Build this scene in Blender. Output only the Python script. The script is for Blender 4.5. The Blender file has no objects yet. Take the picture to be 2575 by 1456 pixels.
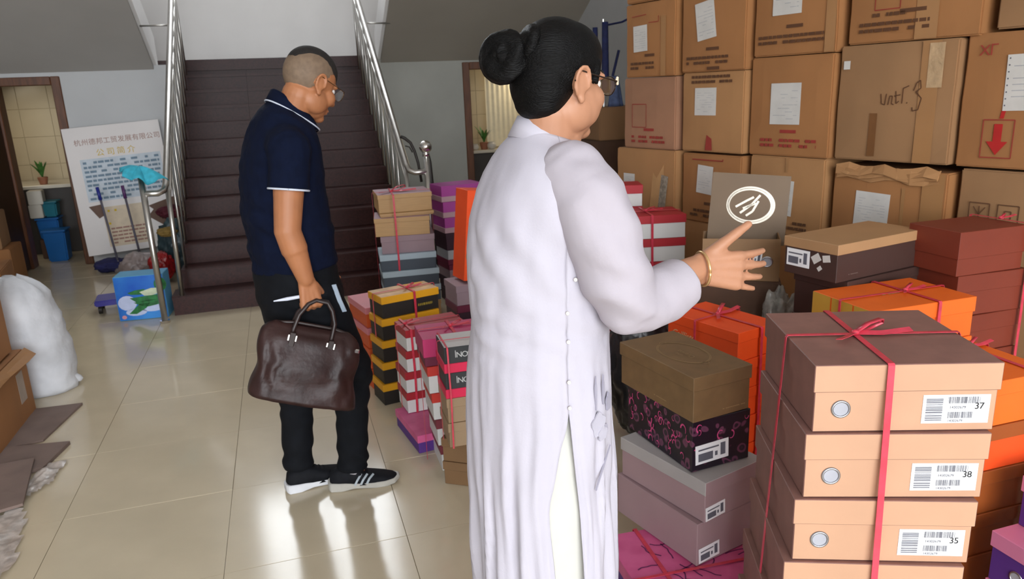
import bpy, bmesh, math, random
from mathutils import Vector, Matrix, noise
random.seed(7)
SC = bpy.context.scene
COL = SC.collection
R = math.radians

# ------------------------------------------------------------------ camera, world, lights, exposure
cam_d = bpy.data.cameras.new('camera'); cam = bpy.data.objects.new('camera', cam_d); COL.objects.link(cam)
cam_d.sensor_width = 36.0; cam_d.lens = 36.0 * 1864.0 / 2575.0; cam_d.clip_start = 0.05
cam_d.dof.use_dof = True; cam_d.dof.focus_distance = 1.35; cam_d.dof.aperture_fstop = 11.0
YAW, PITCH, ROLL = R(16.788), R(15.104), R(-2.359)
fw = Vector((math.sin(YAW) * math.cos(PITCH), math.cos(YAW) * math.cos(PITCH), -math.sin(PITCH)))
rt = Vector((math.cos(YAW), -math.sin(YAW), 0)); up = rt.cross(fw)
rt2 = math.cos(ROLL) * rt + math.sin(ROLL) * up; up2 = -math.sin(ROLL) * rt + math.cos(ROLL) * up
cam.matrix_world = Matrix(((rt2.x, up2.x, -fw.x, 0), (rt2.y, up2.y, -fw.y, 0), (rt2.z, up2.z, -fw.z, 1.5), (0, 0, 0, 1)))
SC.camera = cam

w = bpy.data.worlds.new('sky'); SC.world = w; w.use_nodes = True
bg = w.node_tree.nodes['Background']; bg.inputs[0].default_value = (0.91, 0.955, 1.0, 1); bg.inputs[1].default_value = 11.0

def area(name, loc, rot, sx, sy, power, col, portal=False):
    l = bpy.data.lights.new(name, 'AREA'); l.shape = 'RECTANGLE'; l.size = sx; l.size_y = sy
    l.energy = power; l.color = col
    if portal: l.cycles.is_portal = True
    o = bpy.data.objects.new(name, l); COL.objects.link(o); o.location = loc; o.rotation_euler = rot
    return o
area('door_daylight', (-0.125, -4.98, 2.0), (R(-90), 0, R(180)), 5.45, 3.95, 0, (1, 1, 1), True)
area('stair_window_daylight', (0.1, 9.62, 5.1), (R(-90), 0, 0), 1.9, 2.8, 0, (1, 1, 1), True)
area('washroom_lamp_right', (3.1, 8.9, 1.72), (0, R(40), 0), 0.35, 0.5, 12, (1.0, 0.86, 0.62))
area('washroom_lamp_left', (-2.75, 8.8, 1.74), (0, R(-20), 0), 0.3, 0.4, 3.2, (1.0, 0.88, 0.68))
SC.view_settings.view_transform = 'Standard'; SC.view_settings.look = 'None'
SC.view_settings.gamma = 1.0; SC.view_settings.use_curve_mapping = False
SC.view_settings.exposure = 0.0
SC.cycles.use_denoising = True

# ------------------------------------------------------------------ helpers
def lin(c):
    return tuple(((x / 255) / 12.92 if x / 255 <= .04045 else ((x / 255 + .055) / 1.055) ** 2.4) for x in c) + (1,)
MATS = {}
def mat(name, c, rough=.6, metal=0., var=.08, vs=14., bump=0., bs=120., spec=.5, c2=None, stretch=(1, 1, 1), coat=0., alpha=1., sheen=0.):
    if name in MATS: return MATS[name]
    m = bpy.data.materials.new(name); m.use_nodes = True; nt = m.node_tree; N = nt.nodes; L = nt.links
    p = N['Principled BSDF']
    p.inputs['Roughness'].default_value = rough; p.inputs['Metallic'].default_value = metal
    p.inputs['Specular IOR Level'].default_value = spec
    if coat: p.inputs['Coat Weight'].default_value = coat; p.inputs['Coat Roughness'].default_value = .12
    if sheen: p.inputs['Sheen Weight'].default_value = sheen
    if alpha < 1: p.inputs['Alpha'].default_value = alpha
    tc = N.new('ShaderNodeTexCoord'); mp = N.new('ShaderNodeMapping'); mp.inputs['Scale'].default_value = stretch
    L.new(tc.outputs['Object'], mp.inputs['Vector'])
    nz = N.new('ShaderNodeTexNoise'); nz.inputs['Scale'].default_value = vs; nz.inputs['Detail'].default_value = 5
    L.new(mp.outputs[0], nz.inputs['Vector'])
    a = lin(c); b = lin(c2) if c2 else tuple(min(1, x * (1 + var)) for x in a[:3]) + (1,)
    d = a if c2 else tuple(x * (1 - var) for x in a[:3]) + (1,)
    cr = N.new('ShaderNodeValToRGB'); cr.color_ramp.elements[0].position = .35; cr.color_ramp.elements[1].position = .65
    cr.color_ramp.elements[0].color = d; cr.color_ramp.elements[1].color = b
    L.new(nz.outputs['Fac'], cr.inputs[0]); L.new(cr.outputs[0], p.inputs['Base Color'])
    if bump:
        n2 = N.new('ShaderNodeTexNoise'); n2.inputs['Scale'].default_value = bs; n2.inputs['Detail'].default_value = 3
        L.new(mp.outputs[0], n2.inputs['Vector'])
        bp = N.new('ShaderNodeBump'); bp.inputs['Strength'].default_value = bump; bp.inputs['Distance'].default_value = .01
        L.new(n2.outputs['Fac'], bp.inputs['Height']); L.new(bp.outputs[0], p.inputs['Normal'])
    MATS[name] = m
    return m

def mesh_obj(name, me, m, parent=None, loc=None, rot=None, smooth=False):
    if isinstance(me, bmesh.types.BMesh):
        b = me; me = bpy.data.meshes.new(name); b.normal_update(); b.to_mesh(me); b.free()
    for x in (m if isinstance(m, (list, tuple)) else [m]):
        if x is not None: me.materials.append(x)
    if smooth:
        for p in me.polygons: p.use_smooth = True
    o = bpy.data.objects.new(name, me); COL.objects.link(o)
    if parent is not None: o.parent = parent
    if loc is not None: o.location = loc
    if rot is not None: o.rotation_euler = rot
    return o
def tag(o, label=None, cat=None, group=None, kind=None):
    if label: o['label'] = label
    if cat: o['category'] = cat
    if group: o['group'] = group
    if kind: o['kind'] = kind
    return o
def thing(name, label, cat, loc=(0, 0, 0), rz=0., group=None, rot=None):
    o = bpy.data.objects.new(name, None); COL.objects.link(o); o.location = loc
    o.rotation_euler = rot if rot else (0, 0, rz); o.empty_display_size = .1
    return tag(o, label, cat, group)
def struct(name, bm, m, parent=None, loc=None, rot=None):
    o = mesh_obj(name, bm, m, parent, loc, rot)
    if parent is None: o['kind'] = 'structure'
    return o
def add_box(bm, x0, y0, z0, x1, y1, z1, mi=0, M=None):
    c = [(x0, y0, z0), (x1, y0, z0), (x1, y1, z0), (x0, y1, z0), (x0, y0, z1), (x1, y0, z1), (x1, y1, z1), (x0, y1, z1)]
    v = [bm.verts.new(M @ Vector(p) if M else p) for p in c]
    fs = []
    for f in ((3, 2, 1, 0), (4, 5, 6, 7), (0, 1, 5, 4), (1, 2, 6, 5), (2, 3, 7, 6), (3, 0, 4, 7)):
        q = bm.faces.new([v[i] for i in f]); q.material_index = mi; fs.append(q)
    return fs
def box_bm(x0, y0, z0, x1, y1, z1, bev=0., seg=1):
    bm = bmesh.new(); add_box(bm, x0, y0, z0, x1, y1, z1)
    if bev: bmesh.ops.bevel(bm, geom=bm.edges[:], offset=bev, segments=seg, affect='EDGES')
    return bm
def frame_of(d):
    d = d.normalized(); a = Vector((0, 0, 1)) if abs(d.z) < .9 else Vector((1, 0, 0))
    u = d.cross(a).normalized(); return u, d.cross(u).normalized()
def add_rings(bm, rings, closed=True, caps=True):
    vs = [[bm.verts.new(p) for p in r] for r in rings]
    n = len(vs[0])
    for a, b in zip(vs, vs[1:]):
        for i in range(n if closed else n - 1):
            j = (i + 1) % n
            bm.faces.new((a[i], a[j], b[j], b[i]))
    if caps and closed:
        bm.faces.new(list(reversed(vs[0]))); bm.faces.new(vs[-1])
    return vs
def add_tube(bm, pts, r, n=8, caps=True):
    pts = [Vector(p) for p in pts]; rings = []; u0 = None
    for i, p in enumerate(pts):
        d = (pts[min(i + 1, len(pts) - 1)] - pts[max(i - 1, 0)])
        if u0 is None: u, v = frame_of(d)
        else:
            d.normalize(); u = (u0 - d * u0.dot(d)).normalized(); v = d.cross(u)
        u0 = u; q = r[i] if isinstance(r, (list, tuple)) else r
        rings.append([p + (u * math.cos(t) + v * math.sin(t)) * q for t in [2 * math.pi * k / n for k in range(n)]])
    add_rings(bm, rings, True, caps)
def tube_bm(pts, r, n=8):
    bm = bmesh.new(); add_tube(bm, pts, r, n); bmesh.ops.recalc_face_normals(bm, faces=bm.faces[:]); return bm
def add_cap(bm, p1, r1, p2, r2, n=14):
    """tapered capsule with round ends"""
    p1, p2 = Vector(p1), Vector(p2); d = (p2 - p1); L = d.length
    if L < 1e-6: d = Vector((0, 0, 1))
    d = d.normalized(); u, v = frame_of(d); rings = []
    def ring(c, r): return [c + (u * math.cos(t) + v * math.sin(t)) * r for t in [2 * math.pi * k / n for k in range(n)]]
    for a in (-80, -60, -35, -10): rings.append(ring(p1 + d * r1 * math.sin(R(a)), r1 * math.cos(R(a))))
    for a in (10, 35, 60, 80): rings.append(ring(p2 + d * r2 * math.sin(R(a)), r2 * math.cos(R(a))))
    add_rings(bm, rings)
def add_ell(bm, c, r, M=None, n=18):
    T = Matrix.Translation(c) @ (M if M else Matrix()) @ Matrix.Diagonal((r[0], r[1], r[2], 1))
    bmesh.ops.create_uvsphere(bm, u_segments=n, v_segments=n // 2 + 2, radius=1, matrix=T)
def remesh(bm, voxel, it=4, fac=.5, name='tmp'):
    bmesh.ops.recalc_face_normals(bm, faces=bm.faces[:])
    me = bpy.data.meshes.new(name); bm.to_mesh(me); bm.free()
    o = bpy.data.objects.new(name, me); COL.objects.link(o)
    a = o.modifiers.new('r', 'REMESH'); a.mode = 'VOXEL'; a.voxel_size = voxel
    if it:
        s = o.modifiers.new('s', 'SMOOTH'); s.iterations = it; s.factor = fac
    dg = bpy.context.evaluated_depsgraph_get()
    out = bpy.data.meshes.new_from_object(o.evaluated_get(dg))
    bpy.data.objects.remove(o); bpy.data.meshes.remove(me)
    return out
def bm_of(me):
    bm = bmesh.new(); bm.from_mesh(me); bpy.data.meshes.remove(me); return bm
def add_band(bm, pts, wdirs, w, t):
    """flat strap along a path; wdirs: width direction per point"""
    pts = [Vector(p) for p in pts]; rings = []
    for i, p in enumerate(pts):
        d = (pts[min(i + 1, len(pts) - 1)] - pts[max(i - 1, 0)]).normalized()
        wd = Vector(wdirs[i] if isinstance(wdirs, list) else wdirs); wd = (wd - d * wd.dot(d)).normalized(); nn = d.cross(wd)
        rings.append([p + wd * w / 2 + nn * t / 2, p - wd * w / 2 + nn * t / 2, p - wd * w / 2 - nn * t / 2, p + wd * w / 2 - nn * t / 2])
    add_rings(bm, rings)
def fbm(p, s, seed=0.):
    return noise.fractal(Vector(p) * s + Vector((seed, seed * 1.7, -seed)), 1.0, 2.0, 3)

# faces of a box (w, d, h) standing on z=0 and centred on x, y
def face(f, w, d, h):
    return {'f': (Vector((-w / 2, -d / 2, 0)), Vector((1, 0, 0)), Vector((0, 0, 1)), Vector((0, -1, 0))),
            'l': (Vector((-w / 2, d / 2, 0)), Vector((0, -1, 0)), Vector((0, 0, 1)), Vector((-1, 0, 0))),
            'r': (Vector((w / 2, -d / 2, 0)), Vector((0, 1, 0)), Vector((0, 0, 1)), Vector((1, 0, 0))),
            't': (Vector((-w / 2, -d / 2, h)), Vector((1, 0, 0)), Vector((0, 1, 0)), Vector((0, 0, 1)))}[f]
def quads(parent, name, F, rects, m, o=.0008, label=None):
    bm = bmesh.new(); O, U, V, Nn = F
    for r in rects:
        if len(r) == 4 and not isinstance(r[0], tuple): pts = [(r[0], r[1]), (r[2], r[1]), (r[2], r[3]), (r[0], r[3])]
        else: pts = r
        bm.faces.new([bm.verts.new(O + U * a + V * b + Nn * o) for a, b in pts])
    ob = mesh_obj(name, bm, m, parent)
    if len(rects) > 1: ob['kind'] = 'stuff'
    if label: ob['label'] = label
    return ob
def plate(parent, name, F, u0, v0, u1, v1, m, t=.0008, o=0., rot=0., label=None):
    O, U, V, Nn = F; cu, cv = (u0 + u1) / 2, (v0 + v1) / 2; hu, hv = (u1 - u0) / 2, (v1 - v0) / 2
    bm = bmesh.new(); v = []
    for k in (o, o + t):
        for a, b in ((-hu, -hv), (hu, -hv), (hu, hv), (-hu, hv)):
            x = a * math.cos(rot) - b * math.sin(rot); y = a * math.sin(rot) + b * math.cos(rot)
            v.append(bm.verts.new(O + U * (cu + x) + V * (cv + y) + Nn * k))
    for f in ((4, 5, 6, 7), (0, 1, 5, 4), (1, 2, 6, 5), (2, 3, 7, 6), (3, 0, 4, 7), (3, 2, 1, 0)): bm.faces.new([v[i] for i in f])
    bmesh.ops.recalc_face_normals(bm, faces=bm.faces[:])
    ob = mesh_obj(name, bm, m, parent)
    if label: ob['label'] = label
    return ob
def strokes(parent, name, F, lines, wd, m, o=.001):
    bm = bmesh.new(); O, U, V, Nn = F
    for ln in lines:
        add_band(bm, [O + U * a + V * b + Nn * o for a, b in ln], Nn.cross(U) * .7 + U * .7, wd, .0006) if False else None
        for (a, b), (c, d) in zip(ln, ln[1:]):
            L = math.hypot(c - a, d - b)
            if L < 1e-6: continue
            nx, ny = -(d - b) / L * wd / 2, (c - a) / L * wd / 2
            bm.faces.new([bm.verts.new(O + U * p + V * q + Nn * o) for p, q in ((a - nx, b - ny), (c - nx, d - ny), (c + nx, d + ny), (a + nx, b + ny))])
    ob = mesh_obj(name, bm, m, parent)
    if len(lines) > 1: ob['kind'] = 'stuff'
    return ob
def lettering(parent, F, u, v, size, body, m, rot=0., name='lettering', o=.0012, spacing=1., shear=0., align='LEFT'):
    cu = bpy.data.curves.new('txt', 'FONT'); cu.body = body; cu.size = size; cu.space_character = spacing; cu.shear = shear; cu.align_x = align
    ob = bpy.data.objects.new('txt', cu); COL.objects.link(ob)
    dg = bpy.context.evaluated_depsgraph_get(); me = bpy.data.meshes.new_from_object(ob.evaluated_get(dg))
    bpy.data.objects.remove(ob); bpy.data.curves.remove(cu)
    O, U, V, Nn = F
    c, s = math.cos(rot), math.sin(rot)
    for q in me.vertices:
        x = q.co.x * c - q.co.y * s; y = q.co.x * s + q.co.y * c
        q.co = O + U * (u + x) + V * (v + y) + Nn * o
    return mesh_obj(name, me, m, parent)
def pseudo_lines(u0, v0, wd, hh, rows, rnd, gap=.35, glyph=1.0):
    out = []
    rh = hh / rows
    for i in range(rows):
        u = u0; y = v0 + hh - (i + 1) * rh
        while u < u0 + wd:
            l = rh * glyph * rnd.uniform(.5, 1.1)
            if rnd.random() > .12: out.append((u, y + rh * .15, min(u + l, u0 + wd), y + rh * (1 - gap)))
            u += l + rh * .18
    return out

# ------------------------------------------------------------------ materials
M_white_paper = mat('white paper', (206, 202, 196), .7, var=.04)
M_ink = mat('grey ink', (95, 95, 105), .8)
M_black_ink = mat('black ink', (35, 33, 35), .8)
M_brown_ink = mat('brown ink', (70, 42, 22), .8)
M_red_ink = mat('red ink', (150, 52, 42), .8)
M_steel = mat('stainless steel', (196, 193, 188), .33, 1., var=.04)
M_chrome = mat('polished steel', (225, 222, 218), .08, 1., var=.02)
M_wood = mat('brown door wood', (96, 56, 30), .45, var=.25, vs=5, stretch=(12, 12, 1.2))
M_darkwood = mat('dark door wood', (50, 27, 16), .45, var=.25, vs=5, stretch=(12, 12, 1.2))
M_wall = mat('grey wall paint', (198, 199, 200), .85, var=.03, vs=2.5, bump=.05, bs=90)
M_wallwhite = mat('white stair wall paint', (236, 233, 230), .85, var=.02, vs=2.5)
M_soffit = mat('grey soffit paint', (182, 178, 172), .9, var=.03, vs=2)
M_wtile = mat('cream wall tile', (205, 190, 160), .25, var=.04, vs=3)
M_grout = mat('tile grout', (186, 171, 142), .8)
M_tile = mat('polished cream floor tile', (204, 190, 164), .13, var=.05, vs=3.5, bump=.012, bs=14, spec=.55)
M_joint = mat('floor joint', (138, 122, 98), .7)
M_granite = mat('dark brown granite', (52, 26, 23), .36, var=.3, vs=60, bump=.01, bs=60, spec=.16)
M_concrete = mat('outdoor paving', (150, 150, 148), .9)
M_carton = mat('brown carton board', (158, 108, 64), .75, var=.10, vs=3.2, bump=.03, bs=300, stretch=(1, 1, .35))
M_carton2 = mat('tan carton board', (166, 121, 78), .75, var=.10, vs=3.2, bump=.03, bs=300, stretch=(1, 1, .35))
M_carton3 = mat('dull carton board', (150, 112, 76), .75, var=.12, vs=3.2, bump=.03, bs=300, stretch=(1, 1, .35))
M_tape = mat('clear packing tape', (166, 122, 80), .2, var=.05, vs=4, spec=.6)
M_ribbon = mat('red plastic ribbon', (206, 58, 78), .3, var=.15, vs=40, spec=.6)

# ------------------------------------------------------------------ the setting
TX, TY = .605, .5675
X0, X1 = -3.0, 3.1
fl = struct('floor', box_bm(X0 - .1, -5.1, -.12, X1 + .1, 9.6, -.003), M_joint)
tile_me = None
for i in range(-5, 6):
    for j in range(-1, 17):
        x = -.33 + i * TX; y = 2.315 + (j - 4) * TY
        if x + TX < X0 or x > X1 or y > 9.5: continue
        if tile_me is None:
            t = mesh_obj('tile', box_bm(.001, .001, -.008, TX - .001, TY - .001, 0, .0006), M_tile, fl); tile_me = t.data
        else:
            t = bpy.data.objects.new('tile', tile_me); COL.objects.link(t); t.parent = fl
        t.location = (x, y, random.uniform(-.0004, .0004))
        t.rotation_euler = (random.uniform(-.0012, .0012), random.uniform(-.0012, .0012), 0)
WY = 8.10            # wall under the side flights
SX0, SX1 = -.80, .905  # main flight
SY0, SD, SR, SN = 5.69, .213, .1465, 13
LZ = SR * SN         # landing level
def wall_with_holes(bm, x0, x1, y0, y1, z0, z1, holes):
    xs = sorted([x0, x1] + [h[0] for h in holes] + [h[1] for h in holes])
    for a, b in zip(xs, xs[1:]):
        hh = [h for h in holes if h[0] <= a + 1e-6 and h[1] >= b - 1e-6]
        if hh:
            if hh[0][2] > z0: add_box(bm, a, y0, z0, b, y1, hh[0][2])
            if hh[0][3] < z1: add_box(bm, a, y0, hh[0][3], b, y1, z1)
        else: add_box(bm, a, y0, z0, b, y1, z1)
DL = (-2.40, -1.93, 1.72); DR = (2.05, 2.72, 1.735)
bm = bmesh.new(); wall_with_holes(bm, X0, SX0 - .03, WY, WY + .12, 0, 1.86, [(DL[0], DL[1], 0, DL[2])])
struct('wall_back_left', bm, M_wall)
bm = bmesh.new(); wall_with_holes(bm, SX1 + .03, X1, WY, WY + .12, 0, 1.86, [(DR[0], DR[1], 0, DR[2])])
struct('wall_back_right', bm, mat('shaded grey wall paint', (158, 157, 149), .85, var=.05, vs=2.5, bump=.05, bs=90))  # darker than the left wall: the dimness of this side is put into the colour
bm = bmesh.new(); wall_with_holes(bm, X0, X1, 9.6, 9.75, -.1, 6.9, [(-.85, 1.05, 3.7, 6.5)])
struct('wall_stairwell', bm, M_wallwhite)
struct('wall_left', box_bm(X0 - .15, -5.1, 0, X0, 9.75, 6.9), M_wall)
struct('wall_right', box_bm(X1, -5.1, 0, X1 + .15, 9.75, 6.9), M_wall)
bm = bmesh.new(); wall_with_holes(bm, X0, X1, -5.15, -5.0, 0, 4.5, [(-2.85, 2.6, 0, 4.0)])
struct('wall_front', bm, M_wall)
struct('ceiling', box_bm(X0, -5.1, 4.3, X1, 5.35, 4.5), M_wallwhite)
struct('wall_upper_floor', box_bm(X0, 5.2, 4.5, X1, 5.35, 6.9), M_wallwhite)
struct('ceiling_stairwell', box_bm(X0, 5.2, 6.9, X1, 9.75, 7.0), M_wallwhite)
struct('trim_outdoor_paving', box_bm(-8, -17, -.12, 9, -5.1, -.02), M_concrete)
# stair window: frame, mullions, panes
M_alu = mat('white window frame', (215, 215, 215), .4)
g = bpy.data.materials.new('window glass'); g.use_nodes = True; nt = g.node_tree
tr = nt.nodes.new('ShaderNodeBsdfTransparent'); gl = nt.nodes.new('ShaderNodeBsdfGlossy'); gl.inputs['Roughness'].default_value = .03
mx = nt.nodes.new('ShaderNodeMixShader'); mx.inputs[0].default_value = .06
nt.links.new(tr.outputs[0], mx.inputs[1]); nt.links.new(gl.outputs[0], mx.inputs[2]); nt.links.new(mx.outputs[0], nt.nodes['Material Output'].inputs[0])
bm = bmesh.new()
for a in ((-.85, 3.7, 1.05, 3.75), (-.85, 6.45, 1.05, 6.5), (-.85, 3.75, -.8, 6.45), (1.0, 3.75, 1.05, 6.45), (.075, 3.75, .125, 6.45), (-.8, 4.92, 1.0, 4.97)):
    add_box(bm, a[0], 9.64, a[1], a[2], 9.7, a[3])
win = struct('window_1', bm, M_alu)
for a in ((-.8, 3.75, .075, 4.92), (.125, 3.75, 1.0, 4.92), (-.8, 4.97, .075, 6.45), (.125, 4.97, 1.0, 6.45)):
    mesh_obj('window_pane', box_bm(a[0], 9.665, a[1], a[2], 9.669, a[3]), g, win)
# landing and side flights (soffits seen from below)
struct('trim_landing', box_bm(X0, WY + .12, 1.80, X1, 9.6, LZ, 0), M_granite)
def side_flight(name, xa, xb, sx):
    k = .55; bm = bmesh.new(); y1 = 5.35; zb = 1.82; zt = zb + k * (WY - y1)
    prof = [(WY + .12, zb - .02), (WY, zb), (y1, zt), (y1, zt + .26), (WY, zb + .26), (WY + .12, zb + .24)]
    a = [bm.verts.new((xa, y, z)) for y, z in prof]; b = [bm.verts.new((xb, y, z)) for y, z in prof]
    bm.faces.new(a); bm.faces.new(list(reversed(b)))
    for i in range(len(prof)):
        j = (i + 1) % len(prof); bm.faces.new((a[j], a[i], b[i], b[j]))
    bmesh.ops.recalc_face_normals(bm, faces=bm.faces[:])
    fl_ = struct(name, bm, M_soffit if sx < 0 else mat('shaded soffit paint', (158, 150, 138), .9, var=.03, vs=2))  # right soffit carries its shade as a darker colour
    bm = bmesh.new(); x = sx; t = .03 if sx < 0 else -.03
    prof = [(WY + .1, zb - .01), (y1, zt - .01), (y1, zt + .30), (WY + .1, zb + .30)]
    a = [bm.verts.new((x, y, z)) for y, z in prof]; b = [bm.verts.new((x + t, y, z)) for y, z in prof]
    bm.faces.new(a); bm.faces.new(list(reversed(b)))
    for i in range(4):
        j = (i + 1) % 4; bm.faces.new((a[j], a[i], b[i], b[j]))
    bmesh.ops.recalc_face_normals(bm, faces=bm.faces[:])
    mesh_obj('stringer', bm, M_wallwhite, fl_)
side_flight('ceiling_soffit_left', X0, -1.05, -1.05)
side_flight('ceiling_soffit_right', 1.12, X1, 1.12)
# upstand walls that close the stairwell sides above the flights
# washrooms: tiles on their back wall at y=9.6
wt = None
for (xa, xb) in ((-2.95, -1.2), (1.9, 3.05)):
    nx = int((xb - xa) / .30) + 1
    wb = struct('wall_washroom_left' if xa < 0 else 'wall_washroom_right', box_bm(xa, 9.55, 0, xa + nx * .3, 9.6, 1.8), M_grout)
    for i in range(nx):
        for j in range(6):
            if wt is None:
                q = mesh_obj('wall_tile', box_bm(.002, 0, .002, .298, .006, .298, .002), M_wtile, wb); wt = q.data
            else:
                q = bpy.data.objects.new('wall_tile', wt); COL.objects.link(q); q.parent = wb
            q.location = (xa + i * .3, 9.544, j * .3)
struct('wall_washroom_side_left', box_bm(-1.2, WY + .12, 0, -1.1, 9.6, 1.8), M_wtile)
struct('wall_washroom_side_right', box_bm(1.75, WY + .12, 0, 1.9, 9.6, 1.8), M_wtile)

def door_frame(name, x0, x1, zt, leaf=None):
    bm = bmesh.new(); f = .065; y0, y1 = WY - .02, WY + .14
    add_box(bm, x0 - f, y0, 0, x0 + .012, y1, zt + f); add_box(bm, x1 - .012, y0, 0, x1 + f, y1, zt + f); add_box(bm, x0 + .012, y0, zt - .012, x1 - .012, y1, zt + f)
    bmesh.ops.bevel(bm, geom=bm.edges[:], offset=.006, segments=1, affect='EDGES')
    return struct(name, bm, M_wood)
d1 = door_frame('door_1', DL[0], DL[1], DL[2])
bm = box_bm(-.02, -.56, .01, .02, 0, 1.70, .004)
lf = mesh_obj('door_leaf', bm, M_darkwood, d1, (DL[0] - .03, WY - .03, 0), (0, 0, R(-6)))
bm = bmesh.new(); add_box(bm, .02, -.52, .80, .03, -.47, 1.0); add_tube(bm, [(.03, -.5, .92), (.065, -.5, .92), (.068, -.49, .92), (.068, -.4, .92)], .009)
mesh_obj('door_handle', bm, M_chrome, lf)
d2 = door_frame('door_2', DR[0], DR[1], DR[2])

# ------------------------------------------------------------------ staircase and railings
st = thing('staircase', 'wide flight of thirteen dark brown granite steps up to the landing', 'stairs', (0, SY0, 0))
for k in range(SN):
    bm = bmesh.new(); y = k * SD; z = k * SR
    xl = SX0 - (.06 if k == 0 else 0)
    xs = [xl, -.22, .34, SX1]
    for a, b in zip(xs, xs[1:]): add_box(bm, a + .0008, y + .012, 0 if k == 0 else z - .02, b - .0008, y + SD + .02, z + SR - .028)
    bm2 = bm
    for a, b in zip(xs, xs[1:]):
        fs = add_box(bm, a + .0006, y - .006, z + SR - .028, b - .0006, y + SD + .012, z + SR)
    ed = [e for e in bm.edges if all(abs(v.co.y - (y - .006)) < 1e-5 and v.co.z > z + SR - .001 for v in e.verts)]
    bmesh.ops.bevel(bm, geom=ed, offset=.006, segments=2, affect='EDGES')
    mesh_obj('step', bm, M_granite, st)
def ang_rail(name, x, y0, z0, y1, z1, side, label):
    t = thing(name, label, 'railing', (x, y0, 0))
    n = Vector((side * .135, -.06, 0))
    # handrail: newel elbow then slope
    pts = [(n.x, n.y, z0 - .015), (side * .05, -.035, z0 - .02), (side * .012, -.02, z0 - .005), (0, .02, z0 + .03)]
    pts += [(0, y1 - y0, z1)]
    mesh_obj('handrail', tube_bm(pts, .0215, 12), M_steel, t, smooth=True)
    np_ = mesh_obj('newel_post', tube_bm([(n.x, n.y, 0.0), (n.x, n.y, 1.06)], .021, 12), M_steel, t, smooth=True)
    bm = bmesh.new(); add_tube(bm, [(n.x, n.y, 0.001), (n.x, n.y, .02)], .035, 12)
    mesh_obj('base_flange', bm, M_chrome, np_)
    mesh_obj('second_post', tube_bm([(side * .02, .10, SR), (0, .07, z0 + .02)], .017, 10), M_steel, t, smooth=True)
    sl = (z1 - z0 - .03) / (y1 - y0 - .02)
    for k in range(1, SN):
        for q in (.4,):
            yy = (SY0 + (k + q) * SD) - y0
            if yy > y1 - y0 - .05: continue
            zb = (k + 1) * SR; zt = z0 + .03 + sl * (yy - .02)
            r = .0105
            mesh_obj('baluster', tube_bm([(0, yy, zb), (0, yy, zt)], r, 7), M_steel, t, smooth=True)
    yy0 = SY0 + 1.3 * SD - y0; dz = -.17
    mesh_obj('lower_rail', tube_bm([(0, .1, z0 + .03 + sl * .08 + dz), (0, y1 - y0, z1 + dz)], .009, 8), M_steel, t, smooth=True)
    for yy in ((7.45 - y0),):
        zt = z0 + .03 + sl * (yy - .02)
        mesh_obj('wall_bracket', tube_bm([(0, yy, zt - .06), (side * .26, yy + .05, zt - .06)], .008, 8), M_steel, t, smooth=True)
    return t, n
rl, nl = ang_rail('stair_railing', -.77, 5.60, .93, 8.2, 2.74, -1, 'stainless steel railing on the left of the stairs, blue rag on its post')
rr, nr = ang_rail('stair_railing', .895, 5.52, .955, 8.2, 2.70, 1, 'stainless steel railing on the right of the stairs, ball on its post')
bm = bmesh.new(); add_ell(bm, (nr.x, nr.y, 1.118), (.047, .047, .047), n=24); add_tube(bm, [(nr.x, nr.y, 1.05), (nr.x, nr.y, 1.08)], .026, 12)
mesh_obj('ball_finial', bm, M_chrome, rr, smooth=True)

# ------------------------------------------------------------------ cartons along the right wall
WANG = math.atan2(-1.0, .25)                 # direction of the carton wall's face
WU = Vector((math.cos(WANG), math.sin(WANG), 0)); WV = Vector((-WU.y, WU.x, 0))
def carton(label, s0, s1, z0, z1, off=0., depth=.36, m=None, turn=0., group='cartons stacked along the right wall'):
    wd = s1 - s0; h = z1 - z0
    c = Vector((2.0, 4.12, 0)) + WU * (s0 + s1) / 2 + WV * (off + depth / 2)
    t = thing('carton', label, 'carton', (c.x, c.y, z0), WANG + R(turn), group)
    m = m or random.choice([M_carton, M_carton2, M_carton3])
    bm = box_bm(-wd / 2, -depth / 2, 0, wd / 2, depth / 2, h)
    bmesh.ops.subdivide_edges(bm, edges=bm.edges[:], cuts=5, use_grid_fill=True)
    sd = random.uniform(0, 50)
    for v in bm.verts:                       # slightly bulged, soft panels
        x = v.co.x / (wd / 2); y = v.co.y / (depth / 2); z = (v.co.z - h / 2) / (h / 2)
        v.co.y -= .007 * max(0, 1 - x * x) * max(0, 1 - z * z) * (1 if y < 0 else -1)
        if abs(z) < .99: v.co += Vector((fbm(v.co, 6, sd), fbm(v.co, 6, sd + 9), 0)) * .003
    bev = [e for e in bm.edges if sum(1 for f in e.link_faces) == 2 and abs(e.calc_face_angle(0)) > 1.0]
    bmesh.ops.bevel(bm, geom=bev, offset=.006, segments=2, affect='EDGES')
    mesh_obj('body', bm, m, t, smooth=False)
    return t, face('f', wd, depth + .014, h), wd, h
def paper(t, F, u0, v0, u1, v1, rot=0., tint=M_white_paper, rows=9):
    p = plate(t, 'paper_sheet', F, u0, v0, u1, v1, tint, .001, .001, rot)
    hw, hh = (u1 - u0), (v1 - v0); rnd = random.Random(int(u0 * 1e4))
    c, s = math.cos(rot), math.sin(rot); cu, cv = (u0 + u1) / 2, (v0 + v1) / 2
    rects = []
    for a in pseudo_lines(-hw * .4, -hh * .38, hw * .8, hh * .76, rows, rnd, .72, 2.5):
        if rnd.random() < .6: rects.append([(cu + x * c - y * s, cv + x * s + y * c) for x, y in ((a[0], a[1]), (a[2], a[1]), (a[2], a[3]), (a[0], a[3]))])
    quads(p, 'print', F, rects, M_faint, .0026)
    return p
M_faint = mat('faint print', (165, 165, 168), .8)
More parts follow.
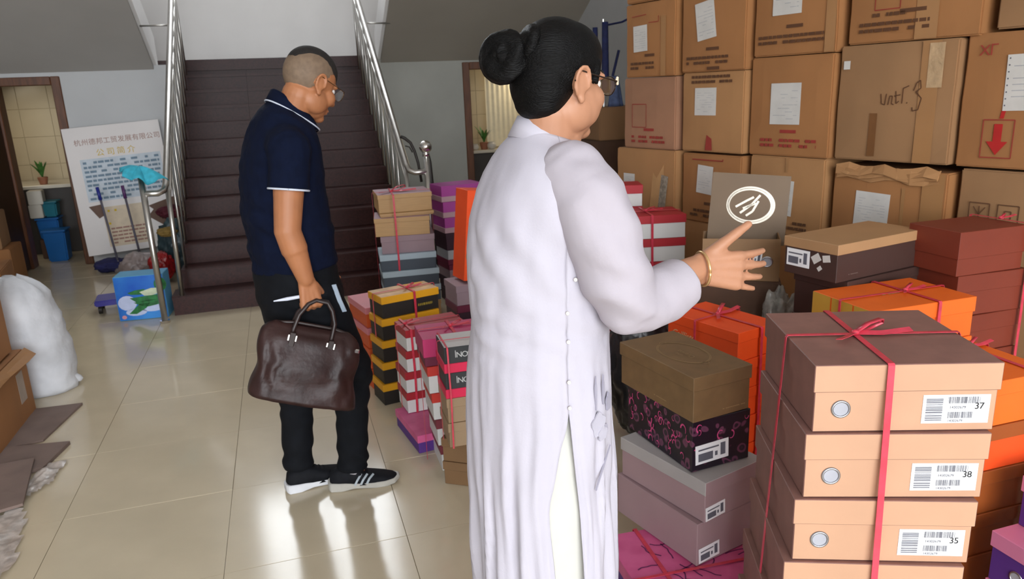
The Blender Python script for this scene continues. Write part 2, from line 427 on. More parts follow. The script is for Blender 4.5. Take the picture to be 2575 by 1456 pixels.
M_edge = mat('carton print', (92, 58, 34), .85)
def blocks(t, F, wd, v, seed, m=None, w2=.66, u=.17):
    rnd = random.Random(seed); hh = .05
    r = pseudo_lines(wd * u, v, wd * w2, hh, 2, rnd, .3, 1.3)
    r += [(wd * .42, v + .07, wd * .62, v + .085)]
    quads(t, 'printed_text', F, r, m or M_edge, .0012)
def seam_tape(t, F, h, u, v0=0., v1=1., wd=.05):
    plate(t, 'packing_tape', F, u, h * v0 + .003, u + wd, h * v1 - .003, M_tape, .0005, .0006)
def icons(t, F, x, y, s, m):
    L = [[(x, y), (x + s, y), (x + s, y + s), (x, y + s), (x, y)], [(x + s * .5, y + s * .15), (x + s * .5, y + s * .85)], [(x + s * .2, y + s * .8), (x + s * .5, y + s * .4), (x + s * .8, y + s * .8)], [(x + s * .3, y + s * .2), (x + s * .7, y + s * .2)]]
    L += [[(x + s * 1.4, y), (x + s * 2.4, y), (x + s * 2.4, y + s), (x + s * 1.4, y + s), (x + s * 1.4, y)], [(x + s * 1.75, y + s * .3), (x + s * 2.05, y + s * .3), (x + s * 2.05, y + s * .7), (x + s * 1.75, y + s * .7), (x + s * 1.75, y + s * .3)]]
    strokes(t, 'printed_icons', F, L, .004, m)

# column by column (far to near), bottom to top; s is the distance along the face
cz0, cz1, cz2 = .378, .755, 1.137
cols = [(-.03, .425, 0.0), (.447, .872, .02), (.895, 1.345, .05), (1.372, 1.885, .08), (1.91, 2.43, .11)]
nm = ['far end', 'second', 'middle', 'fourth', 'nearest']
for i, (a, b, o) in enumerate(cols):
    carton('brown carton at the foot of the %s column of the carton wall' % nm[i], a, b, 0.002, cz0 - .002, o)
    if i < 3:
        t, F, wd, h = carton(['brown carton behind the red and white boxes, second up in the far column', 'brown carton left of the raised box lid, second up in its column', 'brown carton behind the raised box lid, second up in the middle column'][i], a, b, cz0, cz1 - .002, o)
    else:
        t, F, wd, h = carton(['brown carton behind the dark box with tan lid, second in the fourth column', 'brown carton behind the reddish brown boxes, second in the nearest column'][i - 3], a, b, cz0, cz1 - .002, o)
# row r2 (0.757 .. 1.137)
t, F, wd, h = carton('brown carton with a torn tan patch of tape, third up in the far end column', -.075, .425, cz1, cz2 - .003, -.01, m=M_carton2)
paper(t, F, .07, .12, .17, .23)
quads(t, 'torn_patch', F, [[(.30, .02), (.42, .02), (.42, .30), (.36, .22), (.33, .25)]], mat('torn board', (190, 146, 98), .8), .001)
plate(t, 'packing_tape', F, .385, .0, .44, .24, mat('crumpled clear tape', (150, 140, 125), .2, vs=60, var=.3), .0015, .001, R(-8))
t, F, wd, h = carton('brown carton with a white sheet and dark bent top flap, third in second column', .455, .872, cz1, cz2 - .012, .02, m=M_carton)
paper(t, F, .12, .16, .23, .31, R(-4)); blocks(t, F, wd, .03, 4); strokes(t, 'printed_icons', F, [[(.08, .34), (.3, .34), (.3, .35)]], .006, M_red_ink)
t, F, wd, h = carton('brown carton half hidden by the raised box lid, third in the middle column', .905, 1.335, cz1, cz2 - .003, .05, m=M_carton2)
paper(t, F, .15, .10, .27, .27, R(-3)); blocks(t, F, wd, .03, 5); seam_tape(t, F, h, .22, .8, 1, .012)
t, F, wd, h = carton('battered brown carton with crushed top edge and white sheet, fourth column', 1.372, 1.885, cz1, cz2 - .03, .07, m=M_carton)
paper(t, F, .12, .08, .28, .25, R(-2), rows=11)
for k in range(3):
    bm = bmesh.new(); rr_ = []
    for q in range(9):
        u = .02 + .46 * q / 8; rr_.append([F[0] + F[1] * u + F[2] * (h - .05 + .012 * k + .01 * math.sin(q * 1.7 + k)) + F[3] * (.006 + .004 * k + .004 * math.sin(q * 2.3 + k * 2)), F[0] + F[1] * u + F[2] * (h - .01 + .012 * k + .010 * math.sin(q * 2.1 + k * 3)) + F[3] * (.002 + .01 * math.sin(q * 1.3 + k))])
    vs = [[bm.verts.new(p) for p in r] for r in rr_]
    for x, y in zip(vs, vs[1:]): bm.faces.new((x[0], y[0], y[1], x[1]))
    o = mesh_obj('crushed_flap', bm, M_carton2, t); md = o.modifiers.new('s', 'SOLIDIFY'); md.thickness = .004
seam_tape(t, F, h, .415, 0, 1, .09); seam_tape(t, F, h, .33, .1, .8, .015)
t, F, wd, h = carton('dull brown carton printed with two square symbols, third in the nearest column', 1.91, 2.43, cz1, cz2 - .01, .11, m=M_carton3)
icons(t, F, .05, .17, .075, M_edge); strokes(t, 'printed_text', F, [[(.04, .12), (.2, .118)], [(.03, .09), (.26, .085)]], .006, M_edge)
# row r3
t, F, wd, h = carton('pinkish brown carton with faint square outline, fourth up in the far end column', -.02, .41, cz2, 1.533, 0, m=mat('pinkish carton board', (160, 116, 88), .75, var=.1, vs=3.2))
strokes(t, 'printed_icons', F, [[(.08, .12), (.2, .12), (.2, .25), (.08, .25), (.08, .12)]], .004, M_red_ink); blocks(t, F, wd, .03, 7, M_red_ink)
t, F, wd, h = carton('light brown carton with white sheet in its middle, fourth in the second column', .445, .872, cz2, 1.545, .02, m=M_carton2)
paper(t, F, .10, .19, .25, .33); blocks(t, F, wd, .35, 8); quads(t, 'red_mark', F, [[(.18, .01), (.23, .01), (.225, .07), (.19, .09)]], M_red_ink, .001)
t, F, wd, h = carton('brown carton with square white sheet above two printed lines, fourth in middle column', .888, 1.345, cz2, 1.598, .05, m=M_carton)
paper(t, F, .13, .15, .30, .34); blocks(t, F, wd, .04, 9, M_red_ink, .7)
t, F, wd, h = carton('large carton with handwriting, small white sticker and a long tape seam', 1.362, 1.872, cz2 + .003, 1.622, .07, m=M_carton3)
plate(t, 'small_sticker', F, .025, .385, .055, .42, M_white_paper, .001, .001)
strokes(t, 'handwriting', F, [[(.21, .28), (.215, .24), (.23, .235), (.235, .28)], [(.245, .235), (.25, .27), (.262, .27), (.26, .24), (.27, .235)], [(.275, .29), (.28, .24), (.292, .25)], [(.27, .27), (.296, .275)], [(.305, .24), (.306, .30), (.33, .31)], [(.325, .24), (.328, .245)], [(.35, .29), (.36, .32), (.375, .33), (.38, .30), (.36, .285), (.385, .26), (.375, .215), (.352, .21), (.35, .225)]], .0045, M_edge, .0024)
seam_tape(t, F, h, .37, 0, 1, .075); plate(t, 'packing_tape', F, .40, .30, .46, .47, mat('shiny clear tape', (188, 158, 122), .08, var=.12, vs=20, bump=.3, bs=60), .0015, .0012)
quads(t, 'tape_mark', F, [(.165, .02, .20, .20)], mat('dark tape', (120, 80, 46), .25), .001)
t, F, wd, h = carton('carton with a red down arrow in a square and a perforated white sheet', 1.885, 2.43, cz2, 1.632, .10, m=M_carton)
p = paper(t, F, .155, .215, .40, .415, R(1), rows=7)
quads(p, 'perforation', F, [(.16, .23 + k * .024, .165, .235 + k * .024) for k in range(8)], M_ink, .0027)
lettering(t, F, .05, .415, .055, 'X\u0393', M_red_ink, spacing=.9)
strokes(t, 'arrow_frame', F, [[(.095, .04), (.205, .04), (.205, .18), (.095, .18), (.095, .04)]], .004, M_red_ink)
quads(t, 'red_arrow', F, [[(.135, .165), (.135, .10), (.112, .10), (.15, .05), (.188, .10), (.165, .10), (.165, .165)], [(.15, .185), (.165, .185), (.17, .215), (.155, .215)]], mat('red arrow ink', (178, 30, 28), .7), .0012)
# row r4 and above
t, F, wd, h = carton('brown carton with tilted small white sheet, top full row at the far end', -.005, .40, 1.537, 1.935, 0, m=M_carton)
paper(t, F, .075, .14, .19, .28, R(2)); blocks(t, F, wd, .04, 11, None, .5, .12); strokes(t, 'printed_icons', F, [[(.06, .33), (.18, .335)], [(.2, .29), (.28, .29), (.28, .32)]], .004, M_red_ink); seam_tape(t, F, h, .30, 0, .8, .04)
t, F, wd, h = carton('brown carton with a crooked creased white sheet, top full row, second column', .432, .868, 1.548, 1.945, .02, m=M_carton)
paper(t, F, .11, .16, .24, .345, R(8)); blocks(t, F, wd, .035, 12, None, .72, .1)
t, F, wd, h = carton('brown carton with white sheet cut by the top edge, top full row, middle', .895, 1.350, 1.602, 2.0, .05, m=M_carton)
paper(t, F, .11, .18, .27, .40); blocks(t, F, wd, .05, 13, None, .8, .07); seam_tape(t, F, h, .40, 0, 1, .05)
t, F, wd, h = carton('brown carton with printed square frame and two dark text lines, top row', 1.385, 1.935, 1.626, 2.03, .08, m=M_carton)
blocks(t, F, wd, .04, 14, None, .55, .1); strokes(t, 'printed_icons', F, [[(.12, .22), (.12, .13), (.23, .13), (.23, .22)]], .004, M_red_ink); quads(t, 'printed_text', F, pseudo_lines(.11, .10, .15, .022, 1, random.Random(3), .2, 1), M_edge, .0012); seam_tape(t, F, h, .30, 0, 1, .09)
t, F, wd, h = carton('brown carton in the upper right corner above the red arrow carton', 1.975, 2.45, 1.642, 2.04, .11, m=M_carton3)
carton('brown carton on top of the far end column', .0, .415, 1.94, 2.32, .0, m=M_carton)

# cartons and folded parasol beyond the far end of the carton wall
def plain_carton(label, c, sx, sy, z0, z1, rz, m, group=None, flaps=False):
    t = thing('carton', label, 'carton', (c[0], c[1], z0), R(rz), group)
    bm = box_bm(-sx / 2, -sy / 2, 0, sx / 2, sy / 2, z1 - z0, .006, 2); mesh_obj('body', bm, m, t)
    return t, face('f', sx, sy, z1 - z0)
M_darkcarton = mat('dark brown carton board', (84, 58, 42), .8)
plain_carton('dark brown carton on the floor beyond the carton wall', (2.42, 5.25), .62, .5, .002, .55, 0, M_darkcarton)
plain_carton('dark brown carton under the low brown box beyond the carton wall', (2.43, 5.25), .62, .5, .552, 1.11, 3, M_darkcarton)
plain_carton('low brown carton carrying the navy parasol', (2.46, 5.25), .46, .42, 1.112, 1.345, 0, M_carton3)
um = thing('folded_parasol', 'navy folded parasol with two cloth rolls standing on brown cartons', 'parasol', (2.42, 5.25, 1.346))
M_navy = mat('navy parasol cloth', (24, 34, 84), .7, var=.25, vs=25); M_navyl = mat('pale blue lining', (92, 108, 150), .7, var=.25, vs=25)
bm = bmesh.new()
def roll(bm, x, y, z0, z1, r0, r1, n=14):
    rg = []
    for k in range(9):
        f = k / 8; r = r0 + (r1 - r0) * f; rg.append([Vector((x + (r * (1 + .16 * math.sin(a * 4 + f))) * math.cos(a), y + r * (1 + .16 * math.sin(a * 4 + f)) * math.sin(a), z0 + (z1 - z0) * f)) for a in [2 * math.pi * i / n for i in range(n)]])
    add_rings(bm, rg)
roll(bm, -.045, 0, .10, .60, .030, .022); roll(bm, -.115, .02, .10, .565, .024, .018); mesh_obj('canopy_roll', bm, M_navy, um, smooth=True)
bm = bmesh.new(); roll(bm, .02, -.01, 0, .22, .05, .02); roll(bm, .06, .02, .0, .20, .05, .012); mesh_obj('canopy_skirt', bm, M_navyl, um, smooth=True)
mesh_obj('rib', tube_bm([(-.02, 0, .58), (.10, .02, .60), (.16, .02, .625)], .008, 6), M_navy, um)
mesh_obj('rib', tube_bm([(.0, -.03, .22), (.05, -.03, .40)], .010, 6), M_navy, um)
mesh_obj('pole', tube_bm([(-.06, 0, 0.0), (-.06, 0, .62)], .010, 8), M_steel, um)

# ------------------------------------------------------------------ shoe boxes
def shoe_box(label, c, zb, ang, wd, d, h, mb, ml, lid=.035, group=None, ov=.004, name='shoe_box', inv=False, tilt=None):
    """c: centre in plan, zb: underside; local x runs along the front face, -y is the front; inv: lid at the bottom"""
    t = thing(name, label, 'shoe box', (c[0], c[1], zb), 0, group, rot=(tilt[0], tilt[1], R(ang)) if tilt else (0, 0, R(ang)))
    h -= .0012
    if inv:
        b = box_bm(-wd / 2 + ov, -d / 2 + ov, lid * .5, wd / 2 - ov, d / 2 - ov, h, .0015); l = box_bm(-wd / 2, -d / 2, 0, wd / 2, d / 2, lid, .0015)
    else:
        b = box_bm(-wd / 2 + ov, -d / 2 + ov, 0, wd / 2 - ov, d / 2 - ov, h - lid * .5, .0015); l = box_bm(-wd / 2, -d / 2, h - lid, wd / 2, d / 2, h, .0015)
    def assign(bm, ms):
        if isinstance(ms, (list, tuple)):      # (ends/front, rest): the short faces have another board colour
            for f in bm.faces:
                f.material_index = 0 if abs(f.normal.y) > .9 else 1
    b.normal_update(); l.normal_update(); assign(b, mb); assign(l, ml)
    mesh_obj('body', b, mb, t); mesh_obj('lid', l, ml, t)
    t['h'] = h
    return t
def FF(f, wd, d, h): return face(f, wd, d, h)
def label_sticker(t, F, u0, v0, u1, v1, number=None, rot=0., detail=True):
    p = plate(t, 'label_sticker', F, u0, v0, u1, v1, mat('white sticker', (240, 240, 242), .45, var=.01), .0010, .0002, rot)
    W, H = u1 - u0, v1 - v0; rnd = random.Random(5); r = []
    if number:
        y = v0 + H * .10
        while y < v0 + H * .88:
            k = H * rnd.uniform(.012, .05); r.append((u0 + W * .05, y, u0 + W * .30, min(y + k, v0 + H * .9))); y += k + H * rnd.uniform(.015, .04)
        for (a, b, c_, d_) in ((.37, .70, .85, .93), (.39, .18, .76, .40)):
            x = u0 + W * a
            while x < u0 + W * b if False else x < u0 + W * c_:
                k = W * rnd.uniform(.003, .014); r.append((x, v0 + H * (b if b < 1 else 0), x + k, v0 + H * d_)); x += k + W * rnd.uniform(.004, .012)
        r = [q for q in r if q[3] > q[1]]
        quads(p, 'barcode', F, r, mat('barcode grey', (110, 110, 118), .7), .0019)
        lettering(p, F, u0 + W * .77, v0 + H * .50, H * .32, number, M_black_ink, o=.0022, name='size_number', spacing=.95)
        lettering(p, F, u0 + W * .40, v0 + H * .52, H * .13, '14302679', M_ink, o=.0022, name='code_number')
        lettering(p, F, u0 + W * .39, v0 + H * .05, H * .12, '14302679', M_ink, o=.0022, name='code_number')
    else:
        c, s = math.cos(rot), math.sin(rot); cu, cv = (u0 + u1) / 2, (v0 + v1) / 2
        def rr(a, b, e, f): return [(cu + x * c - y * s, cv + x * s + y * c) for x, y in ((a, b), (e, b), (e, f), (a, f))]
        r = [rr(-W * .42, -H * .36, W * .02, H * .05), rr(-W * .42, H * .2, W * .2, H * .28), rr(W * .25, -H * .3, W * .4, H * .35), rr(W * .08, -H * .25, W * .16, -H * .02)]
        quads(p, 'print', F, r, M_ink, .0019)
    return p
def eyelet(t, F, u, v, r):
    O, U, V, Nn = F; c = O + U * u + V * v
    bm = bmesh.new(); n = 28; rings = []
    for k in range(9):
        a = 2 * math.pi * k / 8; q = r + r * .16 * math.cos(a); o = r * .16 * math.sin(a)
        rings.append([c + (U * math.cos(x) + V * math.sin(x)) * q + Nn * (o + .001) for x in [2 * math.pi * i / n for i in range(n)]])
    add_rings(bm, rings, True, False)
    e = mesh_obj('eyelet', bm, mat('nickel eyelet', (176, 176, 182), .3, 1.), t, smooth=True)
    bm = bmesh.new(); bm.faces.new([bm.verts.new(c + (U * math.cos(x) + V * math.sin(x)) * r + Nn * .0012) for x in [2 * math.pi * i / n for i in range(n)]])
    mesh_obj('hole_backing', bm, mat('white tissue', (168, 168, 176), .7), e)
def ribbon_stack(label, c, ang, wd, d, z0, z1, uu=.5, vv=.5, bow=True, cross=True, front_w=.012, name='ribbon', side=True, off=.007, lean=(0, 0)):
    """plastic ribbon tied round a stack; local frame as the boxes'"""
    t = thing(name, label, 'ribbon', (c[0], c[1], z0), R(ang)); h = z1 - z0; o = off
    x = -wd / 2 + wd * uu; y = -d / 2 + d * vv; tt = .0012
    bm = bmesh.new(); lx, ly = lean
    add_band(bm, [(x + lx * .12, -d / 2 - o + ly, .003), (x + .003 + lx * .1, -d / 2 - o + ly * .75, h * .5), (x, -d / 2 - o, h - .002), (x, -d / 2 - o + .003, h + .0015), (x, d / 2 + o - .003, h + .0015), (x, d / 2 + o, h - .003), (x + lx, d / 2 + o + ly, .003)], Vector((1, 0, 0)), front_w, tt)
    mesh_obj('strap', bm, M_ribbon, t)
    if cross:
        bm = bmesh.new()
        add_band(bm, [(-wd / 2 - o + lx, y - .004 + ly, .003), (-wd / 2 - o + lx * .4, y + ly * .4, h * .6), (-wd / 2 - o, y, h - .002), (-wd / 2 - o + .003, y, h + .003), (wd / 2 + o - .003, y, h + .003), (wd / 2 + o, y, h - .003), (wd / 2 + o + lx, y + ly, .003)], Vector((0, 1, 0)), front_w * .8, tt)
        mesh_obj('strap', bm, M_ribbon, t)
    if bow:
        bm = bmesh.new(); add_ell(bm, (x, y, h + .006), (.009, .008, .006), n=10); kn = mesh_obj('knot', bm, M_ribbon, t, smooth=True)
        s = bow if not isinstance(bow, bool) else 1.
        bm = bmesh.new(); add_band(bm, [(x, y, h + .007), (x + .03 * s, y + .012 * s, h + .022 * s), (x + .065 * s, y + .03 * s, h + .026 * s), (x + .07 * s, y + .04 * s, h + .014 * s), (x + .03 * s, y + .018 * s, h + .006), (x, y, h + .006)], Vector((-.4, 1, 0)), .014 * s, tt); mesh_obj('bow_loop', bm, M_ribbon, kn, smooth=True)
        bm = bmesh.new(); add_band(bm, [(x, y, h + .006), (x + .05 * s, y - .012 * s, h + .008), (x + .115 * s, y - .002 * s, h + .012)], Vector((.1, 1, .3)), .015 * s, tt); mesh_obj('tail', bm, M_ribbon, kn)
        bm = bmesh.new(); add_band(bm, [(x, y, h + .006), (x - .03 * s, y - .03 * s, h + .007), (x - .055 * s, y - .055 * s, h + .010)], Vector((1, -1, .3)), .013 * s, tt); mesh_obj('tail', bm, M_ribbon, kn)
    return t
def card(n, c, **k): return mat(n, c, k.pop('rough', .55), var=k.pop('var', .05), vs=k.pop('vs', 5), **k)

# front stack: peach ends, brown wraps
M_peach = card('peach kraft end', (192, 148, 118)); M_cocoa = card('cocoa brown wrap', (134, 94, 84), var=.10, vs=18)
F_Z = .960; fx = [(1.173, 1.220, -20.4), (1.163, 1.217, -21.2), (1.151, 1.214, -22.6), (1.138, 1.213, -23.4), (1.128, 1.215, -23), (1.12, 1.213, -22), (1.115, 1.213, -23)]
fh = [.1437, .1437, .1437, .1437, .13, .128, .1262]
z = F_Z; fn = ['topmost peach fronted shoe box, size 37, under the pink bow', 'peach fronted shoe box sized 38, second from the top of its stack', 'peach fronted shoe box sized 35, third from the top of its stack', 'peach fronted shoe box, fourth down, at the bottom edge', 'peach fronted shoe box fifth down in the nearest stack', 'peach fronted shoe box sixth down in the nearest stack', 'peach fronted shoe box on the floor under the nearest stack']
for k in range(7):
    z -= fh[k]; W, D, H = .355, .348, fh[k]
    t = shoe_box(fn[k], fx[k][:2], z, fx[k][2], W, D, H, [M_peach, M_cocoa], [M_peach, M_cocoa], .057, 'tied stack of peach fronted boxes')
    F = FF('f', W - .008, D - .008, H)
    if k < 4:
        eyelet(t, F, .052, H * .34, .0165)
        label_sticker(t, F, .208, .016, .335, .076, ['37', '38', '35', '36'][k])
ribbon_stack('shiny pink red ribbon with bow tied round the peach fronted boxes', (1.173, 1.220), -20.4, .356, .350, .002, F_Z, .40, .50, 1.0, front_w=.013, off=.004, lean=(-.055, -.030))

# middle stack: olive box, paisley box, two mauve boxes, pink floral box
M_olive = card('olive brown board', (120, 92, 60), var=.08, vs=20); M_mauve = card('mauve board', (158, 130, 134)); M_mauveglare = card('mauve lid with glare', (168, 162, 160))
M_gold = mat('faded gold print', (150, 122, 84), .5)
t = shoe_box('olive brown shoe box with pale oval emblem on its lid', (1.100, 1.880), .571, 8.5, .212, .365, .139, M_olive, M_olive, .042)
F = FF('t', .212, .365, .139 - .0012)
def oval(cx, cy, rx, ry, n=40, a0=0, a1=360): return [(cx + rx * math.cos(R(a0 + (a1 - a0) * i / n)), cy + ry * math.sin(R(a0 + (a1 - a0) * i / n))) for i in range(n + 1)]
strokes(t, 'oval_emblem', F, [oval(.106, .18, .062, .095), oval(.106, .18, .066, .099, 40), oval(.106, .282, .012, .008, 12), oval(.106, .078, .012, .008, 12)], .0022, M_gold)
lettering(t, F, .112, .128, .024, 'Ciranna', M_gold, rot=R(90), spacing=1.0); lettering(t, F, .090, .16, .012, 'LOVE', M_gold, rot=R(90))
Ff = FF('f', .204, .357, .139); quads(t, 'print', Ff, pseudo_lines(.105, .018, .085, .006, 1, random.Random(2), .3, 1), M_gold, .0008)
Fl = FF('l', .204, .357, .139); quads(t, 'print', Fl, pseudo_lines(.175, .02, .06, .006, 1, random.Random(2), .3, 1), M_gold, .0008)
# paisley
pm = bpy.data.materials.new('dark paisley print'); pm.use_nodes = True; nt = pm.node_tree; N = nt.nodes; L = nt.links
tc = N.new('ShaderNodeTexCoord'); ns = N.new('ShaderNodeTexNoise'); ns.inputs['Scale'].default_value = 9; L.new(tc.outputs['Object'], ns.inputs['Vector'])
vm = N.new('ShaderNodeVectorMath'); vm.operation = 'MULTIPLY_ADD'; vm.inputs[1].default_value = (.06, .06, .06); L.new(ns.outputs['Color'], vm.inputs[0]); L.new(tc.outputs['Object'], vm.inputs[2])
vo = N.new('ShaderNodeTexVoronoi'); vo.inputs['Scale'].default_value = 26; L.new(vm.outputs[0], vo.inputs['Vector'])
c1 = N.new('ShaderNodeValToRGB'); e = c1.color_ramp.elements; e[0].position = 0; e[0].color = lin((58, 40, 58)); e[1].position = .62; e[1].color = lin((26, 18, 30))
for p_, c_ in ((.20, (26, 18, 30)), (.24, (96, 52, 78)), (.34, (110, 60, 86)), (.40, (26, 18, 30))): q = e.new(p_); q.color = lin(c_)
L.new(vo.outputs['Distance'], c1.inputs[0]); L.new(c1.outputs[0], N['Principled BSDF'].inputs['Base Color']); N['Principled BSDF'].inputs['Roughness'].default_value = .35
t = shoe_box('dark shoe box with pink paisley curls and a white label', (1.113, 1.876), .413, 5.7, .205, .345, .158, pm, pm, .002, ov=.0005)
rnd = random.Random(12); M_pinkink = mat('pink paisley ink', (206, 74, 130), .45, var=.2, vs=30)
def curls(F, W, H, n):
    out = []
    for k in range(n):
        cx, cy, r, a0 = rnd.uniform(.012, W - .012), rnd.uniform(.012, H - .012), rnd.uniform(.006, .013), rnd.uniform(0, 360)
        for q in range(7):
            a = a0 + q * 30; b = a + 30; w0 = r * (.16 + .30 * q / 7); w1 = r * (.16 + .30 * (q + 1) / 7)
            P = lambda an, rad: (min(max(cx + math.cos(R(an)) * rad, .002), W - .002), min(max(cy + 1.25 * math.sin(R(an)) * rad, .002), H - .002))
            out.append([P(a, r - w0 / 2), P(b, r - w1 / 2), P(b, r + w1 / 2), P(a, r + w0 / 2)])
    return out
F = FF('f', .205, .345, .157); quads(t, 'paisley_curls', F, curls(F, .205, .157, 9), M_pinkink, .0007)
Fl = FF('l', .205, .345, .157); quads(t, 'paisley_curls', Fl, curls(Fl, .345, .157, 34), M_pinkink, .0010)
label_sticker(t, F, .012, .022, .128, .082, None, R(2))
t = shoe_box('mauve shoe box with painted glare on its lid, under the paisley box', (1.106, 1.838), .281, 15.4, .245, .362, .131, M_mauve, [M_mauve, M_mauveglare], .042)  # glare on the lid is painted as a paler colour on its sides and top
label_sticker(t, FF('f', .237, .354, .131), .004, .004, .083, .048, None, R(3))
t = shoe_box('plain mauve shoe box resting on the pink floral box', (1.088, 1.840), .1415, 13.7, .232, .360, .139, M_mauve, M_mauve, .003, ov=.0008)
label_sticker(t, FF('f', .232, .36, .139), .008, .008, .090, .056, None, R(3))
M_floral = bpy.data.materials.new('pink floral print'); M_floral.use_nodes = True; nt = M_floral.node_tree; N = nt.nodes; L = nt.links
tc = N.new('ShaderNodeTexCoord'); ns = N.new('ShaderNodeTexNoise'); ns.inputs['Scale'].default_value = 14; L.new(tc.outputs['Object'], ns.inputs['Vector'])
c1 = N.new('ShaderNodeValToRGB'); e = c1.color_ramp.elements; e[0].position = .4; e[0].color = lin((214, 96, 146)); e[1].position = .68; e[1].color = lin((200, 80, 130))
L.new(ns.outputs['Fac'], c1.inputs[0]); L.new(c1.outputs[0], N['Principled BSDF'].inputs['Base Color']); N['Principled BSDF'].inputs['Roughness'].default_value = .45
M_purple = card('purple board', (84, 44, 128)); M_purpledk = mat('dark branch ink', (104, 30, 84), .6)
t = shoe_box('large pink floral lidded box with purple sides on the floor', (1.055, 1.705), .0005, -4, .46, .31, .139, M_purple, M_floral, .045)
F = FF('t', .46, .31, .1378); L_ = []
rnd = random.Random(3)
for k in range(22):
    x, y, a = rnd.uniform(.03, .43), rnd.uniform(.03, .28), rnd.uniform(0, 6.28); ln = [(x, y)]
    for q in range(5):
        a += rnd.uniform(-.6, .6); x += .016 * math.cos(a); y += .016 * math.sin(a); ln.append((min(max(x, .004), .456), min(max(y, .004), .306)))
    L_.append(ln)
strokes(t, 'branch_print', F, L_, .0042, M_purpledk)
ribbon_stack('red ribbon lying over the pink floral box', (1.055, 1.705), -4, .46, .31, .002, .141, .22, .25, False)

# orange boxes
M_orange = card('bright orange board', (240, 80, 24)); M_orange2 = card('orange board', (236, 104, 22)); M_yellow = card('mustard yellow board', (206, 160, 60)); M_amber = card('amber brown board', (150, 74, 22)); M_redbrown = card('red brown board', (122, 48, 28))
M_cream_ink = mat('cream script ink', (214, 186, 140), .5)
oz = .660
for k in range(6):
    hh = .11; oz -= hh; cx = 1.491 + (.0, .004, -.003, .006, 0, .003)[k]
    t = shoe_box(['orange shoe box with pale script on its lid and side, top of its stack', 'orange shoe box second from the top, behind the olive box', 'orange shoe box third down behind the olive box', 'orange shoe box fourth down behind the mauve boxes', 'orange shoe box fifth down behind the mauve boxes', 'orange shoe box on the floor behind the mauve boxes'][k], (cx, 2.280), oz, 15.8 - k * .6, .212, .345, hh, M_orange, M_orange, .038, 'orange boxes behind the olive box')
    if k == 0:
        lettering(t, FF('t', .212, .345, hh - .0012), .118, .07, .022, 'Caillisto', M_cream_ink, rot=R(90), shear=.3)
        lettering(t, FF('l', .204, .337, hh), .215, .026, .036, 'Caillisto', M_cream_ink, shear=.3) if False else None
        lettering(t, FF('l', .204, .337, hh), .02, .024, .036, 'Caillisto', M_cream_ink, shear=.35)
ribbon_stack('red ribbon with long tail round the orange boxes', (1.491, 2.280), 15.8, .214, .347, .002, .661, .5, .55, 1.0, off=.012)
oz = .80
for k in range(6):
    hh = .1333; oz -= hh
    t = shoe_box(['orange lidded box with mustard yellow left side, top of its stack', 'orange box with yellow side just below the top one', 'orange box with yellow side third from the top', 'orange box with yellow side fourth from the top', 'orange box with yellow side fifth from the top', 'orange box with yellow side standing on the floor'][k], (1.882, 1.885), oz, 0, .408, .272, hh, M_orange2, M_orange2, .05, 'orange boxes with yellow sides')
    for a, b in ((.0, .085), (.092, .185), (.192, .272)): quads(t, 'yellow_panel', FF('l', .408, .272, hh), [(a, .001, b, hh - .002)], M_yellow, .0006, 'mustard yellow panel')
    if k == 0: quads(t, 'print', FF('t', .408, .272, hh - .0012), pseudo_lines(.16, .13, .07, .012, 1, random.Random(2), .3, 1), M_cream_ink, .0009)
ribbon_stack('red ribbon tied over the orange box with yellow side', (1.882, 1.885), 0, .41, .274, .002, .801, .62, .5, .7, off=.006)
oz = .75
for k in range(6):
    hh = .125; oz -= hh
    t = shoe_box(['orange shoe box at the right edge beyond the peach stack', 'dark orange shoe box second down at the right edge', 'amber brown shoe box third down behind the peach stack', 'amber brown shoe box fourth down behind the peach stack', 'amber brown shoe box fifth down behind the peach stack', 'amber brown shoe box on the floor behind the peach stack'][k], (1.672, 1.420), oz, 0, .34, .26, hh, M_orange2 if k < 1 else M_orange if k < 2 else M_amber, M_orange2 if k < 1 else M_amber, .04, 'orange boxes at the right edge')
ribbon_stack('red bow on the orange box at the right edge', (1.672, 1.420), 0, .342, .262, .002, .751, .82, .80, .7, off=.006)
rz_ = .972
for k in range(7):
    hh = (.157, .150, .142, .135, .13, .13, .1225)[k]; rz_ -= hh
    shoe_box(['dark red brown shoe box on top of the stack at the right edge', 'red brown shoe box second down in the right edge stack', 'red brown shoe box third down in the right edge stack', 'red brown shoe box fourth down in the right edge stack', 'red brown shoe box fifth down in the right edge stack', 'red brown shoe box sixth down in the right edge stack', 'red brown shoe box on the floor of the right edge stack'][k], (2.322 + (0, .022, .026, .02, .02, .02, .02)[k], 2.02), rz_, (0, -2, 1, 0, 1, -1, 0)[k], .30, .22, hh, M_redbrown, M_redbrown, .062 if k else .095, 'red brown boxes at the right edge')
ribbon_stack('pink red ribbon down the red brown boxes', (2.338, 2.02), 0, .34, .225, .002, .974, .90, .5, .6, False, off=.012)
M_pinklid = card('soft pink lid', (214, 128, 164)); 
pz = 0.001
for k in range(4):
    hh = .135; cx = 1.73 + (0, 0, .0, .075)[k]
    t = shoe_box(['purple shoe box with pink lid on the floor, lower right corner', 'purple shoe box with pink lid second up, lower right corner', 'purple box with pink lid at the lower right corner, below the topmost', 'topmost purple box with pink lid at the right edge'][k], (cx, 1.095), pz, 0, .32, .20, hh, M_purple, M_pinklid, .042, 'purple boxes with pink lids')
    eyelet(t, FF('l', .312, .192, hh), .07, .045, .015); pz += hh

